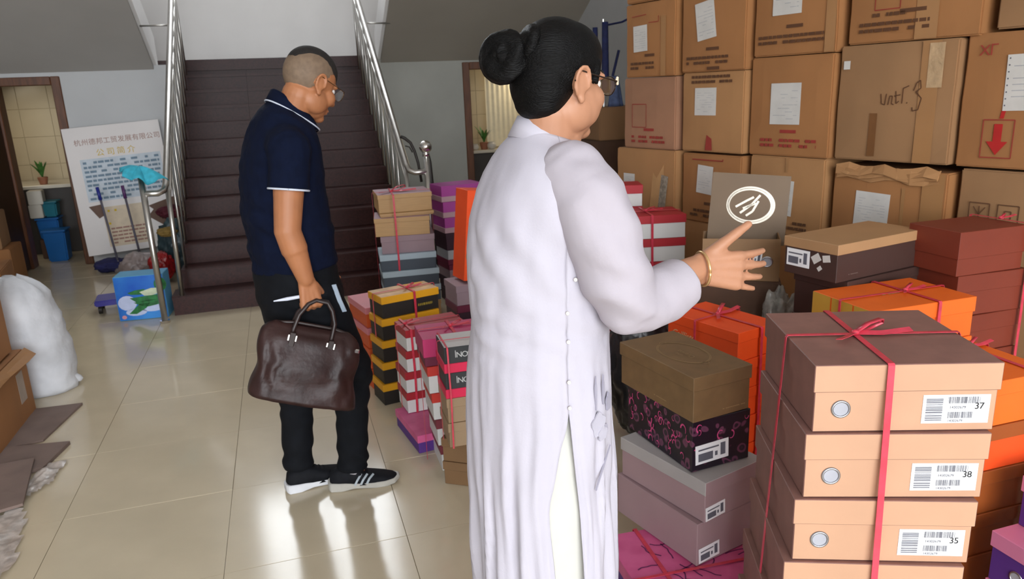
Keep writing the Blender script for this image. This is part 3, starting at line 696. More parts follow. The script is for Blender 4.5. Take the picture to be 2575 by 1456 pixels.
# dark box with tan lid on a darker box, on more boxes
M_tanlid = card('tan kraft lid', (172, 132, 92)); M_dkbrown = card('dark brown board', (66, 44, 38))
dz = .95
for k in range(6):
    hh = (.135, .163, .163, .163, .163, .163)[k]; dz -= hh
    t = shoe_box(['long dark brown box with tan kraft lid and white label', 'dark brown box under the tan lidded box', 'dark brown box third down below the tan lidded box', 'dark brown box fourth down below the tan lidded box', 'dark brown box fifth down below the tan lidded box', 'dark brown box on the floor below the tan lidded box'][k], (1.965 + (0 if k == 0 else .03), 2.170), dz, 11.0, .46 - (.05 if k else 0), .232, hh, M_dkbrown, M_tanlid if k == 0 else M_dkbrown, .036, 'dark brown boxes below the tan lid')
    if k == 0:
        Fl = FF('l', .452, .224, hh); label_sticker(t, Fl, .010, .030, .110, .092, None, 0)
        for a, b, c_, r_ in ((.120, .058, .035, .6), (.165, .066, .03, .2), (.145, .032, .018, .7)): plate(t, 'price_sticker', Fl, a, b, a + c_, b + c_ * .8, M_white_paper, .001, .0003, r_)
        quads(t, 'print', FF('f', .452, .224, hh), pseudo_lines(.06, .02, .05, .006, 1, random.Random(2), .3, 1), mat('grey brown ink', (110, 92, 84), .6), .0008)

# open box with its lid stood up, on a tied pile of cartons
ob = thing('open_shoe_box', 'brown open shoe box with its lid held up behind, ring emblem on the lid', 'shoe box', (1.80, 2.63, .700), R(-32), rot=(0, 0, R(-32)))
bm = bmesh.new(); W, D, H, tk = .305, .17, .175, .004
for a in ((-W / 2, -D / 2, 0, W / 2, D / 2, tk), (-W / 2, -D / 2, tk, W / 2, -D / 2 + tk, H), (-W / 2, D / 2 - tk, tk, W / 2, D / 2, H), (-W / 2, -D / 2 + tk, tk, -W / 2 + tk, D / 2 - tk, H), (W / 2 - tk, -D / 2 + tk, tk, W / 2, D / 2 - tk, H)): add_box(bm, *a)
M_khaki = card('khaki brown board', (138, 104, 68)); M_khakidk = card('dark khaki board', (108, 84, 58))
mesh_obj('body', bm, M_khaki, ob)
bm = bmesh.new(); LW, LH = .315, .29
for a in ((-LW / 2, -.002, 0, LW / 2, .002, LH), (-LW / 2, .002, 0, LW / 2, .03, .003), (-LW / 2, .002, LH - .003, LW / 2, .03, LH), (-LW / 2, .002, .003, -LW / 2 + .003, .03, LH - .003), (LW / 2 - .003, .002, .003, LW / 2, .03, LH - .003)): add_box(bm, *a)
ld = mesh_obj('lid', bm, M_khakidk, ob, (0.02, D / 2 - .03, H - .045), (R(-10), R(4), 0))
Fd = (Vector((-LW / 2, -.002, 0)), Vector((1, 0, 0)), Vector((0, 0, 1)), Vector((0, -1, 0)))
M_silver = mat('silver foil print', (196, 186, 170), .35, .3)
strokes(ld, 'ring_emblem', Fd, [oval(.162, .16, .088, .068, 44), oval(.165, .16, .094, .074, 44)], .010, M_silver)
strokes(ld, 'ring_emblem', Fd, [[(.105, .15), (.15, .18), (.175, .195)], [(.125, .125), (.17, .165), (.20, .205)], [(.15, .115), (.175, .135), (.195, .18)], [(.135, .145), (.185, .17)]], .009, M_silver)
label_sticker(ob, FF('f', W, D, H), .17, .075, .235, .12, None, R(-5))
eyelet(ob, FF('f', W, D, H), .255, .082, .020)
for k, (zz0, zz1) in enumerate(((.0005, .235), (.236, .47), (.471, .699))):
    plain_carton(['dark carton on the floor under the open shoe box', 'dark carton second up under the open shoe box', 'dark carton directly under the open shoe box'][k], (1.80, 2.635), .33, .21, zz0, zz1, -32, M_darkcarton)

# red and white boxes right of the woman
M_red = card('crimson lid', (176, 34, 44)); M_white = card('white board', (216, 214, 212)); M_redside = card('dark red side', (120, 44, 56))
rz2 = .85
for k in range(7):
    hh = .1214; rz2 -= hh
    shoe_box(['white shoe box with crimson lid tied with red ribbon, behind the waving hand', 'white shoe box with crimson lid second down behind the hand', 'white box with crimson lid third down behind the sleeve', 'white box with crimson lid fourth down behind the sleeve', 'white box with crimson lid fifth down behind the sleeve', 'white box with crimson lid sixth down behind the sleeve', 'white box with crimson lid on the floor behind the sleeve'][k], (1.80, 3.50), rz2, -12.6, .375, .26, hh, M_white, M_red, .042, 'white boxes with crimson lids')
ribbon_stack('red ribbon round the white and crimson boxes behind the hand', (1.80, 3.50), -12.6, .378, .263, .002, .851, .52, .5, .8, off=.006)
rz2 = .96
for k in range(8):
    hh = .12; rz2 -= hh
    shoe_box(['white shoe box with crimson lid standing highest, beside the shoulder', 'white and crimson box second down behind the ribboned boxes', 'white and crimson box third down behind the ribboned boxes', 'white and crimson box fourth down behind the ribboned boxes', 'white and crimson box fifth down behind the ribboned boxes', 'white and crimson box sixth down behind the ribboned boxes', 'white and crimson box seventh down behind the ribboned boxes', 'white and crimson box on the floor behind the ribboned boxes'][k], (1.795, 3.86), rz2, -18, .30, .18, hh, M_white, M_red, .048, 'white and crimson boxes at the back')

# ------------------------------------------------------------------ stacks left of the woman
M_tan = card('tan board', (186, 148, 100), vs=30, stretch=(.4, 1, 6)); M_lilacTop = card('pale lilac top', (172, 140, 150)); M_slate = card('slate grey board', (70, 80, 92)); M_ice = card('pale ice blue lid', (172, 190, 202)); M_dusty = card('dusty mauve board', (152, 128, 136))
s1 = [('tan', .124, (.784, 5.167), -1.6, .369, .33), ('tanb', .026, (.79, 5.13), -3, .366, .31), ('tan2', .124, (.758, 5.085), -8, .372, .30), ('mauve', .121, (.785, 5.085), -7, .364, .30), ('slate', .114, (.770, 5.06), -5, .382, .30), ('slate2', .115, (.775, 5.05), -3, .385, .30), ('slate3', .113, (.78, 5.05), -3, .385, .30), ('tan3', .113, (.78, 5.05), -2, .37, .30)]
z = .85
lb = dict(tan='tan shoe box with lilac top and pink bow, highest in the far stack', tanb='flat tan box second down in the far stack', tan2='tan shoe box with red ribbon, third down in the far stack', mauve='dusty mauve shoe box in the middle of the far stack', slate='slate grey shoe box with ice blue lid below the mauve box', slate2='slate grey box with ice blue lid behind the yellow black box', slate3='slate grey box with ice blue lid near the floor of the far stack', tan3='tan box on the floor under the far stack')
for k, hh, c, a, W, D in s1:
    z -= hh; mb, ml, lid = {'t': (M_tan, M_tan, .03), 'm': (M_dusty, M_dusty, .04), 's': (M_slate, M_ice, .04)}[k[0]]
    t = shoe_box(lb[k], c, z, a, W, D, hh, mb, ml, min(lid, hh * .6), 'far stack of tied boxes')
    if k in ('tan', 'tan2'): plate(t, 'lilac_top', FF('t', W, D, hh - .0012), .002, .002, W - .002, D - .002, M_lilacTop, .0006, .0002, label='pale lilac top sheet')
ribbon_stack('red ribbon with bow down the far stack of tan and slate boxes', (.775, 5.11), -4, .40, .40, .002, .853, .32, .5, 1.5, off=.002)
M_orchid = card('orchid purple board', (160, 62, 140)); M_pinkgrey = card('pinkish grey board', (178, 142, 150)); M_plum = card('dark plum board', (52, 24, 40)); M_maroon = card('maroon board', (104, 24, 54)); M_lgrey = card('light grey board', (168, 168, 172))
z = .862
for k, (hh, mb, ml, inv, l_) in enumerate(((.113, M_orchid, M_pinkgrey, True, 'orchid purple box with pinkish grey rim, topmost behind the orange box'), (.112, M_orchid, M_pinkgrey, True, 'orchid purple box with pinkish rim second from its top'), (.111, M_orchid, M_pinkgrey, True, 'orchid purple box with pinkish rim third from its top'), (.125, M_plum, M_plum, False, 'dark plum shoe box below the orchid purple boxes'), (.105, M_lgrey, M_maroon, True, 'light grey box with maroon rim below the plum box'), (.105, M_dusty, M_maroon, False, 'dusty mauve box with maroon lid under the grey box'), (.095, M_plum, M_plum, False, 'plum box near the floor of the purple stack'), (.095, M_plum, M_plum, False, 'plum box on the floor of the purple stack'))):
    z -= hh; shoe_box(l_, (1.20 + .004 * k, 5.27 - .004 * k), z, 9, .33, .24, hh, mb, ml, .038, 'purple stack by the wall', inv=inv)
# yellow and black stack
M_ylid = card('golden yellow lid', (226, 160, 16)); M_black = card('black board', (34, 28, 24)); M_creamtop = card('cream lid print', (220, 178, 130), var=.2, vs=9)
z = .55
for k in range(5):
    hh = .11; z -= hh; W, D = .312, .172
    c = (.520 - .006 * k, 3.625 - .010 * k)
    t = shoe_box(['black shoe box with golden yellow lid and cream top, highest of its stack', 'black box with golden lid second from the top', 'black box with golden lid third from the top', 'black box with golden lid fourth from the top', 'black box with golden lid on the floor'][k], c, z, 15 - k, W, D, hh, M_black, M_ylid, .036, 'yellow and black boxes')
    if k == 0:
        Ft = FF('t', W, D, hh - .0012); plate(t, 'printed_top', Ft, .004, .004, W - .004, D - .004, M_creamtop, .0005, .0002, label='cream printed lid top')
        quads(t, 'dark_print', Ft, [(.17, .09, .25, .125)], mat('brown picture ink', (110, 84, 60), .6), .0012)
        quads(t, 'gold_print', Ft, [(.17, .13, .29, .165)], M_ylid, .0012)
    Ff = FF('f', W - .008, D - .008, hh); quads(t, 'print', Ff, pseudo_lines(.19, .028, .08, .016, 1, random.Random(8), .1, .7), mat('olive gold ink', (150, 128, 40), .6), .0009)
ribbon_stack('red ribbon and bow on the yellow and black boxes', (.52, 3.63), 15, .33, .19, .002, .552, .55, .45, .7, off=.004)
# orange and pink stack left of it
M_orpk = card('orange side', (206, 84, 32)); M_pk = card('salmon pink lid', (214, 128, 138))
z = .44
for k in range(4):
    hh = .11; z -= hh
    shoe_box(['orange shoe box with salmon pink lid left of the yellow stack', 'orange shoe box with salmon lid second down by the yellow stack', 'orange shoe box with salmon lid third down by the yellow stack', 'orange shoe box with salmon lid on the floor by the yellow stack'][k], (.365, 3.90 - .01 * k), z, 12, .13, .30, hh, M_orpk, M_pk if k < 2 else M_orpk, .035, 'orange boxes left of the yellow stack')
# red lidded white boxes, tilted a little
z = .487
for k in range(4):
    hh = .1; z -= hh; W, D = .285, .165
    t = shoe_box(['white box with dark red lid, top of the row beside the bag', 'white box with dark red lid second down beside the bag', 'white box with dark red lid third down beside the bag', 'white box with dark red lid fourth down on the pink box'][k], (.572 - (.0, .004, .012, .012)[k], 3.235), z, 8.5 - k, W, D, hh, M_white, mat('dark red lid', (160, 30, 40), .5), .036, 'white boxes with dark red lids')
ribbon_stack('pale red ribbon on the dark red lidded boxes', (.565, 3.235), 7, .30, .18, .088, .489, .14, .5, .6, front_w=.01, off=.004)
t = shoe_box('purple shoe box with pink floral lid on the floor by the black shoe', (.487, 3.075), .0005, 8, .17, .33, .085, M_purple, M_floral, .034)
# magenta stack
M_magenta = card('magenta lid', (186, 44, 100)); M_pinkrose = card('rose pink lid', (196, 96, 124)); M_ored = card('orange red lid', (196, 52, 40))
z = .575
for k in range(5):
    hh = .115; z -= hh; W, D = .27, .20
    mb, ml = ((M_maroon, M_magenta), (M_white, M_ored), (M_white, M_ored), (M_white, M_redside), (M_white, M_redside))[k]
    shoe_box(['magenta lidded shoe box between the red boxes and the lettered boxes', 'white shoe box with orange red lid below the magenta one', 'white shoe box with orange red lid third in the magenta stack', 'white shoe box with dull red lid fourth in the magenta stack', 'white shoe box with dull red lid on the floor below the magenta one'][k], (.585 + .010 * k, 2.815), z, -1, W, D, hh, mb, ml, (.075, .04, .04, .04, .04)[k], 'magenta topped stack')
ribbon_stack('pink ribbon with bow over the magenta box', (.60, 2.815), -1, .29, .21, .002, .577, .45, .6, .7, off=.004)
# lettered boxes stack
M_silverlid = card('silver grey base', (196, 192, 190)); M_char = card('charcoal board', (44, 46, 48)); M_hotpink = card('hot pink rim', (214, 28, 74)); M_beige = card('beige board', (156, 130, 100)); M_brownb = card('brown board', (118, 88, 58))
z = .60
for k in range(6):
    hh = .1; z -= hh; W, D = .30, .172
    mb, ml, inv = ((M_char, M_hotpink, True), (M_char, M_hotpink, True), (M_beige, M_beige, False), (M_beige, M_beige, False), (M_brownb, M_brownb, False), (M_brownb, M_brownb, False))[k]
    an = -1.5 if k < 4 else -35
    t = shoe_box(['charcoal shoe box upside down with pale top and white lettering, highest of its stack', 'charcoal shoe box upside down with white lettering, second of its stack', 'beige shoe box third down below the lettered boxes', 'beige shoe box fourth down below the lettered boxes', 'brown shoe box turned askew, fifth down', 'brown shoe box turned askew on the floor beside the white dress'][k], (.640, 2.600) if k < 4 else (.610, 2.628), z, an, W if k < 4 else .21, D, hh, mb, ml, .036, 'stack under the lettered boxes', inv=inv)
    if k == 0: plate(t, 'pale_top', FF('t', W - .008, D - .008, hh - .0012), .002, .002, W - .010, D - .010, M_silverlid, .0006, .0002, label='pale silver grey base panel')
    if k < 2: lettering(t, FF('f', W - .008, D - .008, hh), .092, .078, .030, 'LPT.SON|', mat('white lettering ink', (200, 200, 198), .6), rot=R(180), spacing=.85, align='CENTER')
ribbon_stack('thin red ribbon round the lettered and beige boxes', (.64, 2.60), -1.5, .31, .19, .2, .602, .06, .45, False, front_w=.006, off=.004)
# tall orange boot box leaning at the back, on small boxes
z = .0005
for k, (hh, mb, ml, W, D, l_) in enumerate(((.12, M_plum, M_plum, .30, .22, 'plum box on the floor under the upright orange box'), (.12, M_dusty, M_maroon, .30, .22, 'dusty mauve box with maroon lid, second up under the orange box'), (.12, M_plum, M_maroon, .29, .21, 'plum box with maroon lid, third up under the orange box'), (.115, M_dusty, M_dusty, .29, .21, 'dusty mauve box directly under the upright orange box'))):
    shoe_box(l_, (.97, 3.95), z, 6, W, D, hh, mb, ml, .04, 'small boxes under the orange box'); z += hh
t = shoe_box('tall orange red boot box standing on end beside the white dress', (.985, 3.96), z + .004, 10, .22, .16, .50, M_orange, M_orange, .003, name='boot_box', ov=.0005, tilt=(0, R(6), 0))
strokes(t, 'round_emblem', FF('f', .22, .16, .5), [oval(.06, .14, .05, .05, 24), oval(.06, .14, .038, .038, 24)], .008, M_gold)
quads(t, 'tan_panel', FF('f', .22, .16, .5), [[(.02, .36), (.06, .42), (.2, .42), (.2, .30), (.03, .27)]], M_tan, .0008, 'tan printed panel')
z = .0005
for k, (mb, ml, l_) in enumerate(((M_plum, M_plum, 'plum box on the floor behind the magenta stack'), (M_dusty, M_maroon, 'dusty box second up behind the magenta stack'), (card('cornflower blue board', (44, 108, 168)), M_maroon, 'cornflower blue box with maroon lid behind the magenta stack'))):
    t = shoe_box(l_, (.915, 3.38), z, 4, .24, .18, .125, mb, ml, .03); z += .125
    if k == 2: plate(t, 'yellow_strip', FF('t', .24, .18, .1238), .0, .0, .24, .03, M_ylid, .006, 0, label='yellow strip on the lid')

# ------------------------------------------------------------------ plastic bags
def clear_mat(name, c, a, rough=.15):
    if name in MATS: return MATS[name]
    m = mat(name, c, rough, var=.25, vs=30, bump=.5, bs=35, spec=.7, alpha=a)
    return m
M_blackbag = mat('dark grey plastic film', (52, 50, 52), .28, var=.35, vs=9, bump=.35, bs=22, spec=.7)
M_clearbag = clear_mat('clear plastic film', (176, 172, 164), .55)
M_film = clear_mat('milky plastic film', (196, 186, 180), .75, .3)
def bag(name, label, cat, c, r, m, seed, amp=.22, neck=None, rz=0., flat=.0, parts=None, group=None):
    t = thing(name, label, cat, c, rz, group)
    bm = bmesh.new(); bmesh.ops.create_icosphere(bm, subdivisions=5, radius=1)
    for v in bm.verts:
        d = v.co.normalized(); k = 1 + amp * fbm(d, 1.7, seed) + amp * .5 * abs(fbm(d, 4.2, seed + 5)) + amp * .18 * fbm(d, 11, seed + 2)
        p = Vector((d.x * r[0] * k, d.y * r[1] * k, d.z * r[2] * k))
        p.z = max(p.z + r[2] * (1 - flat), .001 + .002 * abs(d.x)); v.co = p
    mesh_obj('film', bm, m, t, smooth=True)
    if neck:
        bm = bmesh.new(); n0 = Vector(neck[0]); n1 = Vector(neck[1]); n = 16; rg = []
        for i in range(6):
            f = i / 5; q = (neck[2] * (1 - f) ** 1.2 + neck[3] * (1 if f < .6 else 1.0 + (f - .6) * 3)) * 1.0
            cc = n0.lerp(n1, f); u, v_ = frame_of(n1 - n0)
            rg.append([cc + (u * math.cos(a) + v_ * math.sin(a)) * q * (1 + .3 * math.sin(a * 5 + i)) for a in [2 * math.pi * k / n for k in range(n)]])
        add_rings(bm, rg); mesh_obj('gathered_neck', bm, m, t, smooth=True)
    return t
bag('plastic_bag', 'dark grey plastic bag bulging beside the tied red and white boxes', 'bag', (1.39, 2.70, .001), (.165, .15, .365), M_blackbag, 3, .2)
bag('plastic_bag', 'dark grey plastic bag between the sleeve and the olive box', 'bag', (1.065, 2.60, .001), (.10, .11, .27), M_blackbag, 11, .2)
bag('plastic_bag', 'crinkled clear plastic bag below the open shoe box', 'bag', (1.855, 2.415, .001), (.11, .06, .335), M_clearbag, 7, .2)

# ------------------------------------------------------------------ left side
def simple_carton(label, c, sx, sy, z0, z1, rz, m, flap=False, sheet=None):
    t, F = plain_carton(label, c, sx, sy, z0, z1, rz, m, 'cartons at the left edge')
    return t
t = simple_carton('crumpled brown carton with an oval sticker at the left edge', (-1.655, 3.80), .62, .66, .002, .335, 0, M_carton)
Fr = FF('r', .62, .66, .333)
plate(t, 'oval_sticker', Fr, .48, .10, .57, .25, mat('dull white sticker', (176, 160, 146), .7), .001, .0005)
bm = bmesh.new()
for a, b in ((-.02, .30), (.0, .62)): pass
rr_ = [[Vector((.312 + .018 * k, -.33 + .66 * q / 6, (.334 - .02 * k) * (1 + .0 * math.sin(q * 1.9)))) + Vector((.006 * k * math.sin(k * 1.2 + q), 0, 0)) for q in range(7)] for k in range(3)]
vs = [[bm.verts.new(p) for p in r] for r in rr_]
for x, y in zip(vs, vs[1:]):
    for i in range(6): bm.faces.new((x[i], x[i + 1], y[i + 1], y[i]))
o = mesh_obj('open_flap', bm, M_carton2, t); md = o.modifiers.new('s', 'SOLIDIFY'); md.thickness = .005
simple_carton('upright brown carton standing on the crumpled one at the left edge', (-1.66, 3.76), .58, .62, .345, .865, 1, M_carton)
simple_carton('small dark brown carton by the left door', (-2.56, 7.35), .55, .42, .002, .36, 4, M_carton)
simple_carton('open brown carton on the small one by the left door', (-2.60, 7.35), .50, .40, .362, .66, 7, M_carton3)
simple_carton('brown carton behind the sack by the left wall', (-2.2, 6.05), .46, .5, .002, .42, 8, M_carton)
sk = thing('woven_sack', 'bulging white woven sack tied at the top, beside the left cartons', 'sack', (-1.415, 4.44, 0))
bm = bmesh.new(); rg = []; n = 40
for i in range(26):
    f = i / 25; z = .645 * f
    rx = .150 + .035 * math.sin(math.pi * min(1, f * 1.05)) ; k = 1. if f < .80 else max(.30, math.sqrt(max(0, 1 - ((f - .80) / .205) ** 2)))
    cx = .045 * (1 - f) ** 1.2 - .03 * f
    rg.append([Vector((cx + rx * k * math.cos(a) * (1 + .09 * fbm((math.cos(a), math.sin(a), f * 3), 2.2, 4) + .05 * abs(fbm((math.cos(a), math.sin(a), f * 4), 3.5, 14)) + (.05 * math.sin(a * 9) if f > .8 else .0)), rx * .95 * k * math.sin(a) * (1 + .05 * fbm((math.cos(a), math.sin(a), f * 3), 2.2, 8)), .002 + z + .02 * fbm((math.cos(a), math.sin(a), f), 3, 1) * (0 if i == 0 else 1))) for a in [2 * math.pi * q / n for q in range(n)]])
add_rings(bm, rg)
M_sack = mat('white woven plastic', (214, 216, 222), .5, var=.10, vs=7, bump=.25, bs=30)
mesh_obj('cloth', bm, M_sack, sk, smooth=True)
bm = bmesh.new(); add_cap(bm, (.14, -.03, .07), .05, (.20, .02, .03), .022); mesh_obj('corner_ear', bm_of(remesh(bm, .01, 3)), M_sack, sk, smooth=True)
bm = bmesh.new(); add_cap(bm, (-.05, 0, .60), .045, (-.10, -.02, .64), .03); mesh_obj('tied_top', bm_of(remesh(bm, .01, 3)), M_sack, sk, smooth=True)
# flattened cartons and film on the floor
M_flat = mat('flattened greyish carton', (118, 100, 92), .85, var=.12, vs=6, bump=.05, bs=200)
def sheet(name, label, cat, pts, z, th, m, group=None, jag=.0):
    t = thing(name, label, cat, (pts[0][0], pts[0][1], z), 0, group)
    bm = bmesh.new(); o = pts[0]
    ring = []
    for (a, b), (c, d) in zip(pts, pts[1:] + pts[:1]):
        for k in range(6): f = k / 6; ring.append((a + (c - a) * f - o[0] + jag * random.uniform(-1, 1), b + (d - b) * f - o[1] + jag * random.uniform(-1, 1)))
    top = [bm.verts.new((x, y, th + .006 * fbm((x, y, 0), 3, 2))) for x, y in ring]; bot = [bm.verts.new((x, y, 0)) for x, y in ring]
    bm.faces.new(top); bm.faces.new(list(reversed(bot)))
    for i in range(len(ring)):
        j = (i + 1) % len(ring); bm.faces.new((bot[i], bot[j], top[j], top[i]))
    mesh_obj('board', bm, m, t); return t
sheet('flattened_carton', 'grey brown flattened carton on the floor nearest the sack', 'cardboard', [(-1.36, 4.12), (-1.125, 4.10), (-1.20, 3.68), (-1.37, 3.64)], .0015, .012, M_flat, 'flattened cartons on the floor')
sheet('flattened_carton', 'grey brown flattened carton with raised edge, middle of the three', 'cardboard', [(-1.36, 3.66), (-1.07, 3.60), (-1.12, 3.36), (-1.37, 3.30)], .0015, .016, M_flat, 'flattened cartons on the floor')
sheet('flattened_carton', 'grey brown flattened carton at the lower left edge', 'cardboard', [(-1.5, 3.42), (-1.17, 3.44), (-1.10, 3.02), (-1.5, 2.88)], .019, .012, M_flat, 'flattened cartons on the floor')
for q in ((([(-1.12, 3.40), (-1.04, 3.42), (-1.05, 3.22), (-1.12, 3.10), (-1.15, 3.25)], 'crumpled milky plastic film beside the flattened cartons')), (([(-1.16, 3.02), (-1.08, 3.0), (-1.02, 2.62), (-1.06, 2.42), (-1.3, 2.42)], 'milky plastic film at the lower left corner of the floor'))):
    t = thing('plastic_film', q[1], 'plastic film', (q[0][0][0], q[0][0][1], .002)); bm = bmesh.new(); o = q[0][0]
    xs = [p[0] for p in q[0]]; ys = [p[1] for p in q[0]]; nx, ny = 14, 20
    def inside(x, y):
        c_ = False; P = q[0]; j = len(P) - 1
        for i in range(len(P)):
            if (P[i][1] > y) != (P[j][1] > y) and x < (P[j][0] - P[i][0]) * (y - P[i][1]) / (P[j][1] - P[i][1]) + P[i][0]: c_ = not c_
            j = i
        return c_
    gv = {}
    for i in range(nx + 1):
        for j in range(ny + 1):
            x = min(xs) + (max(xs) - min(xs)) * i / nx; y = min(ys) + (max(ys) - min(ys)) * j / ny
            gv[i, j] = bm.verts.new((x - o[0], y - o[1], .004 + .028 * abs(fbm((x, y, 0), 14, 3))))
    for i in range(nx):
        for j in range(ny):
            if inside(min(xs) + (max(xs) - min(xs)) * (i + .5) / nx, min(ys) + (max(ys) - min(ys)) * (j + .5) / ny): bm.faces.new((gv[i, j], gv[i + 1, j], gv[i + 1, j + 1], gv[i, j + 1]))
    bmesh.ops.delete(bm, geom=[v for v in bm.verts if not v.link_faces], context='VERTS')
    mesh_obj('film', bm, M_film, t, smooth=True)

# vegetable picture box by the left newel
M_vblue = mat('blue printed board', (18, 84, 190), .35, var=.2, vs=3, c2=(60, 142, 220)); M_vside = card('light blue printed side', (96, 166, 206))
vb = thing('picture_box', 'blue cardboard box printed with green leafy vegetables behind the left newel post', 'box', (-1.055, 5.80, 0), R(-4))
W, D, H = .33, .20, .325
bm = box_bm(-W / 2, -D / 2, .001, W / 2, D / 2, H, .003); bm.normal_update()
for f in bm.faces: f.material_index = 0 if f.normal.y < -.9 else 1
mesh_obj('body', bm, [M_vblue, M_vside], vb)
F = FF('f', W, D, H); rnd = random.Random(4)
M_vwhite = mat('pale cloud print', (190, 200, 232), .5); M_green = mat('leaf green print', (30, 110, 52), .5, var=.35, vs=30); M_pale = mat('pale stalk print', (196, 206, 176), .5, var=.15, vs=20)
quads(vb, 'cloud_print', F, [oval(.07, .13, .062, .055, 16)[:-1], oval(.23, .085, .085, .03, 18)[:-1], oval(.12, .06, .07, .028, 16)[:-1]], M_vwhite, .0006)
quads(vb, 'leaf_print', F, [[(.08, .205), (.13, .22), (.20, .225), (.17, .185), (.10, .19)], [(.09, .165), (.15, .17), (.22, .175), (.31, .18), (.32, .15), (.22, .135), (.13, .13)], [(.11, .13), (.2, .14), (.32, .145), (.32, .115), (.25, .10), (.18, .09)], [(.07, .05), (.12, .045), (.19, .085), (.22, .12), (.15, .12)], oval(.305, .25, .042, .05, 20)[:-1]], M_green, .0009)
quads(vb, 'stalk_print', F, [[(.16, .205), (.24, .228), (.31, .225), (.31, .19), (.24, .175), (.19, .175)]], M_pale, .0012)
quads(vb, 'pink_mark', F, [oval(.035, .028, .016, .014, 12)[:-1]], mat('pink mark', (214, 150, 160), .6), .0012)
pt = thing('platform_trolley', 'low purple blue platform on dark wheels left of the vegetable box', 'trolley', (-1.335, 6.10, 0), R(6))
M_pb = card('purple blue plastic', (58, 52, 150), rough=.35)
mesh_obj('deck', box_bm(-.11, -.12, .062, .11, .12, .105, .008, 2), M_pb, pt)
for x in (-.08, .08):
    for y in (-.08, .08): mesh_obj('wheel', tube_bm([(x - .012, y, .031), (x + .012, y, .031)], .030, 14), M_black, pt)
# company sign board leaning on the wall
M_sign = mat('white sign panel', (226, 220, 218), .4, var=.03, vs=2); M_signred = mat('faded red brown print', (160, 118, 104), .6); M_signyel = mat('yellow print', (212, 178, 6), .6); M_signblue = mat('blue grey print', (112, 136, 156), .6); M_signtan = mat('tan band print', (214, 196, 170), .5); M_torn = mat('torn backing board', (112, 88, 76), .8)
SW, SH = .84, 1.20
sg = thing('sign_board', 'white company sign board with red title and yellow heading leaning by the left door', 'sign', (-1.415, 7.80, .15), rot=(R(-9), R(-3.5), R(1)))
mesh_obj('panel', box_bm(-SW / 2, 0, 0, SW / 2, .02, SH, .002), M_sign, sg)
F = (Vector((-SW / 2, 0, 0)), Vector((1, 0, 0)), Vector((0, 0, 1)), Vector((0, -1, 0)))
lettering(sg, F, .08, 1.035, .062, '\u676d\u5dde\u5fb7\u90a6\u5de5\u8d38\u53d1\u5c55\u6709\u9650\u516c\u53f8', M_signred, spacing=1.02)
lettering(sg, F, .25, .925, .072, '\u516c\u53f8\u7b80\u4ecb', M_signyel, spacing=1.5)['kind'] = 'stuff'
plate(sg, 'tinted_band', F, .10, .50, .80, .90, mat('pale blue wash', (196, 206, 216), .45), .0006, .0003)
rnd = random.Random(21)
quads(sg, 'text_lines', F, [q for q in pseudo_lines(.12, .51, .66, .38, 9, rnd, .34, 1.2) if rnd.random() < .85], M_signblue, .0016)
plate(sg, 'tan_band', F, .20, .06, .60, .44, M_signtan, .0006, .0003)
quads(sg, 'text_lines', F, pseudo_lines(.24, .08, .32, .17, 5, rnd, .4, 1.6), M_signred, .0016)
quads(sg, 'yellow_marks', F, [(.24, .39, .26, .41), (.30, .39, .32, .41), (.23, .27, .25, .29)], M_signyel, .0016)
quads(sg, 'torn_area', F, [[(.09, .46), (.20, .47), (.20, .36), (.16, .34)], [(.60, .40), (.84, .46), (.84, .0), (.72, .0), (.70, .2), (.58, .3), (.64, .36)]], M_torn, .0011, 'torn brown backing')
def broom(label, x, y, zt, m, lean, head):
    t = thing('mop', label, 'mop', (x, y, 0), rot=(R(lean[0]), R(lean[1]), 0))
    mesh_obj('handle', tube_bm([(0, 0, .04), (0, 0, zt)], .010, 8), mat('grey painted handle', (92, 88, 100), .5), t, smooth=True)
    mesh_obj('grip', tube_bm([(0, 0, zt - .12), (0, 0, zt)], .015, 8), m, t, smooth=True)
    bm = bmesh.new(); rg = [[Vector((head * (1 + .2 * math.sin(a * 5)) * r_ * math.cos(a), .05 * r_ * math.sin(a), z_)) for a in [2 * math.pi * i / 16 for i in range(16)]] for r_, z_ in ((1.1, 0.001), (1.0, .03), (.6, .07), (.2, .11))]
    add_rings(bm, rg); mesh_obj('mop_head', bm, mat('grey mop yarn', (120, 112, 112), .9, var=.3, vs=60), t)
broom('mop with a deep blue grip leaning on the sign board', -1.53, 7.52, .80, mat('deep blue grip', (30, 44, 140), .4), (-9, -7), .05)
broom('mop with a purple grip leaning on the sign board nearer the stairs', -1.33, 7.50, .80, mat('purple grip', (92, 50, 104), .4), (-9, -6), .05)
bag('cloth_bundle', 'navy cloth bundle on the floor under the sign board', 'bundle', (-1.60, 7.60, .001), (.16, .13, .06), mat('navy cloth', (32, 34, 84), .8, var=.2), 21, .2)
bag('plastic_bag', 'greyish translucent plastic bag under the mops', 'bag', (-1.29, 7.10, .001), (.155, .13, .12), mat('grey milky plastic', (150, 136, 134), .35, var=.2, vs=8, bump=.3, bs=25), 23, .22)
bag('plastic_bag', 'red plastic bag behind the left newel post', 'bag', (-1.08, 6.90, .001), (.10, .10, .13), mat('red plastic', (150, 20, 24), .35, var=.3, vs=10, bump=.3, bs=25), 25, .22)
bag('plastic_bag', 'dark teal bag hanging low behind the left railing', 'bag', (-1.0, 7.28, .001), (.13, .10, .24), mat('dark teal plastic', (44, 62, 68), .4, var=.3, vs=10, bump=.3, bs=25), 27, .22)
bag('cloth_bundle', 'maroon cloth bundle on top of the bags behind the railing', 'bundle', (-1.02, 7.45, .47), (.11, .09, .06), mat('maroon cloth', (84, 20, 36), .8, var=.2), 29, .2)
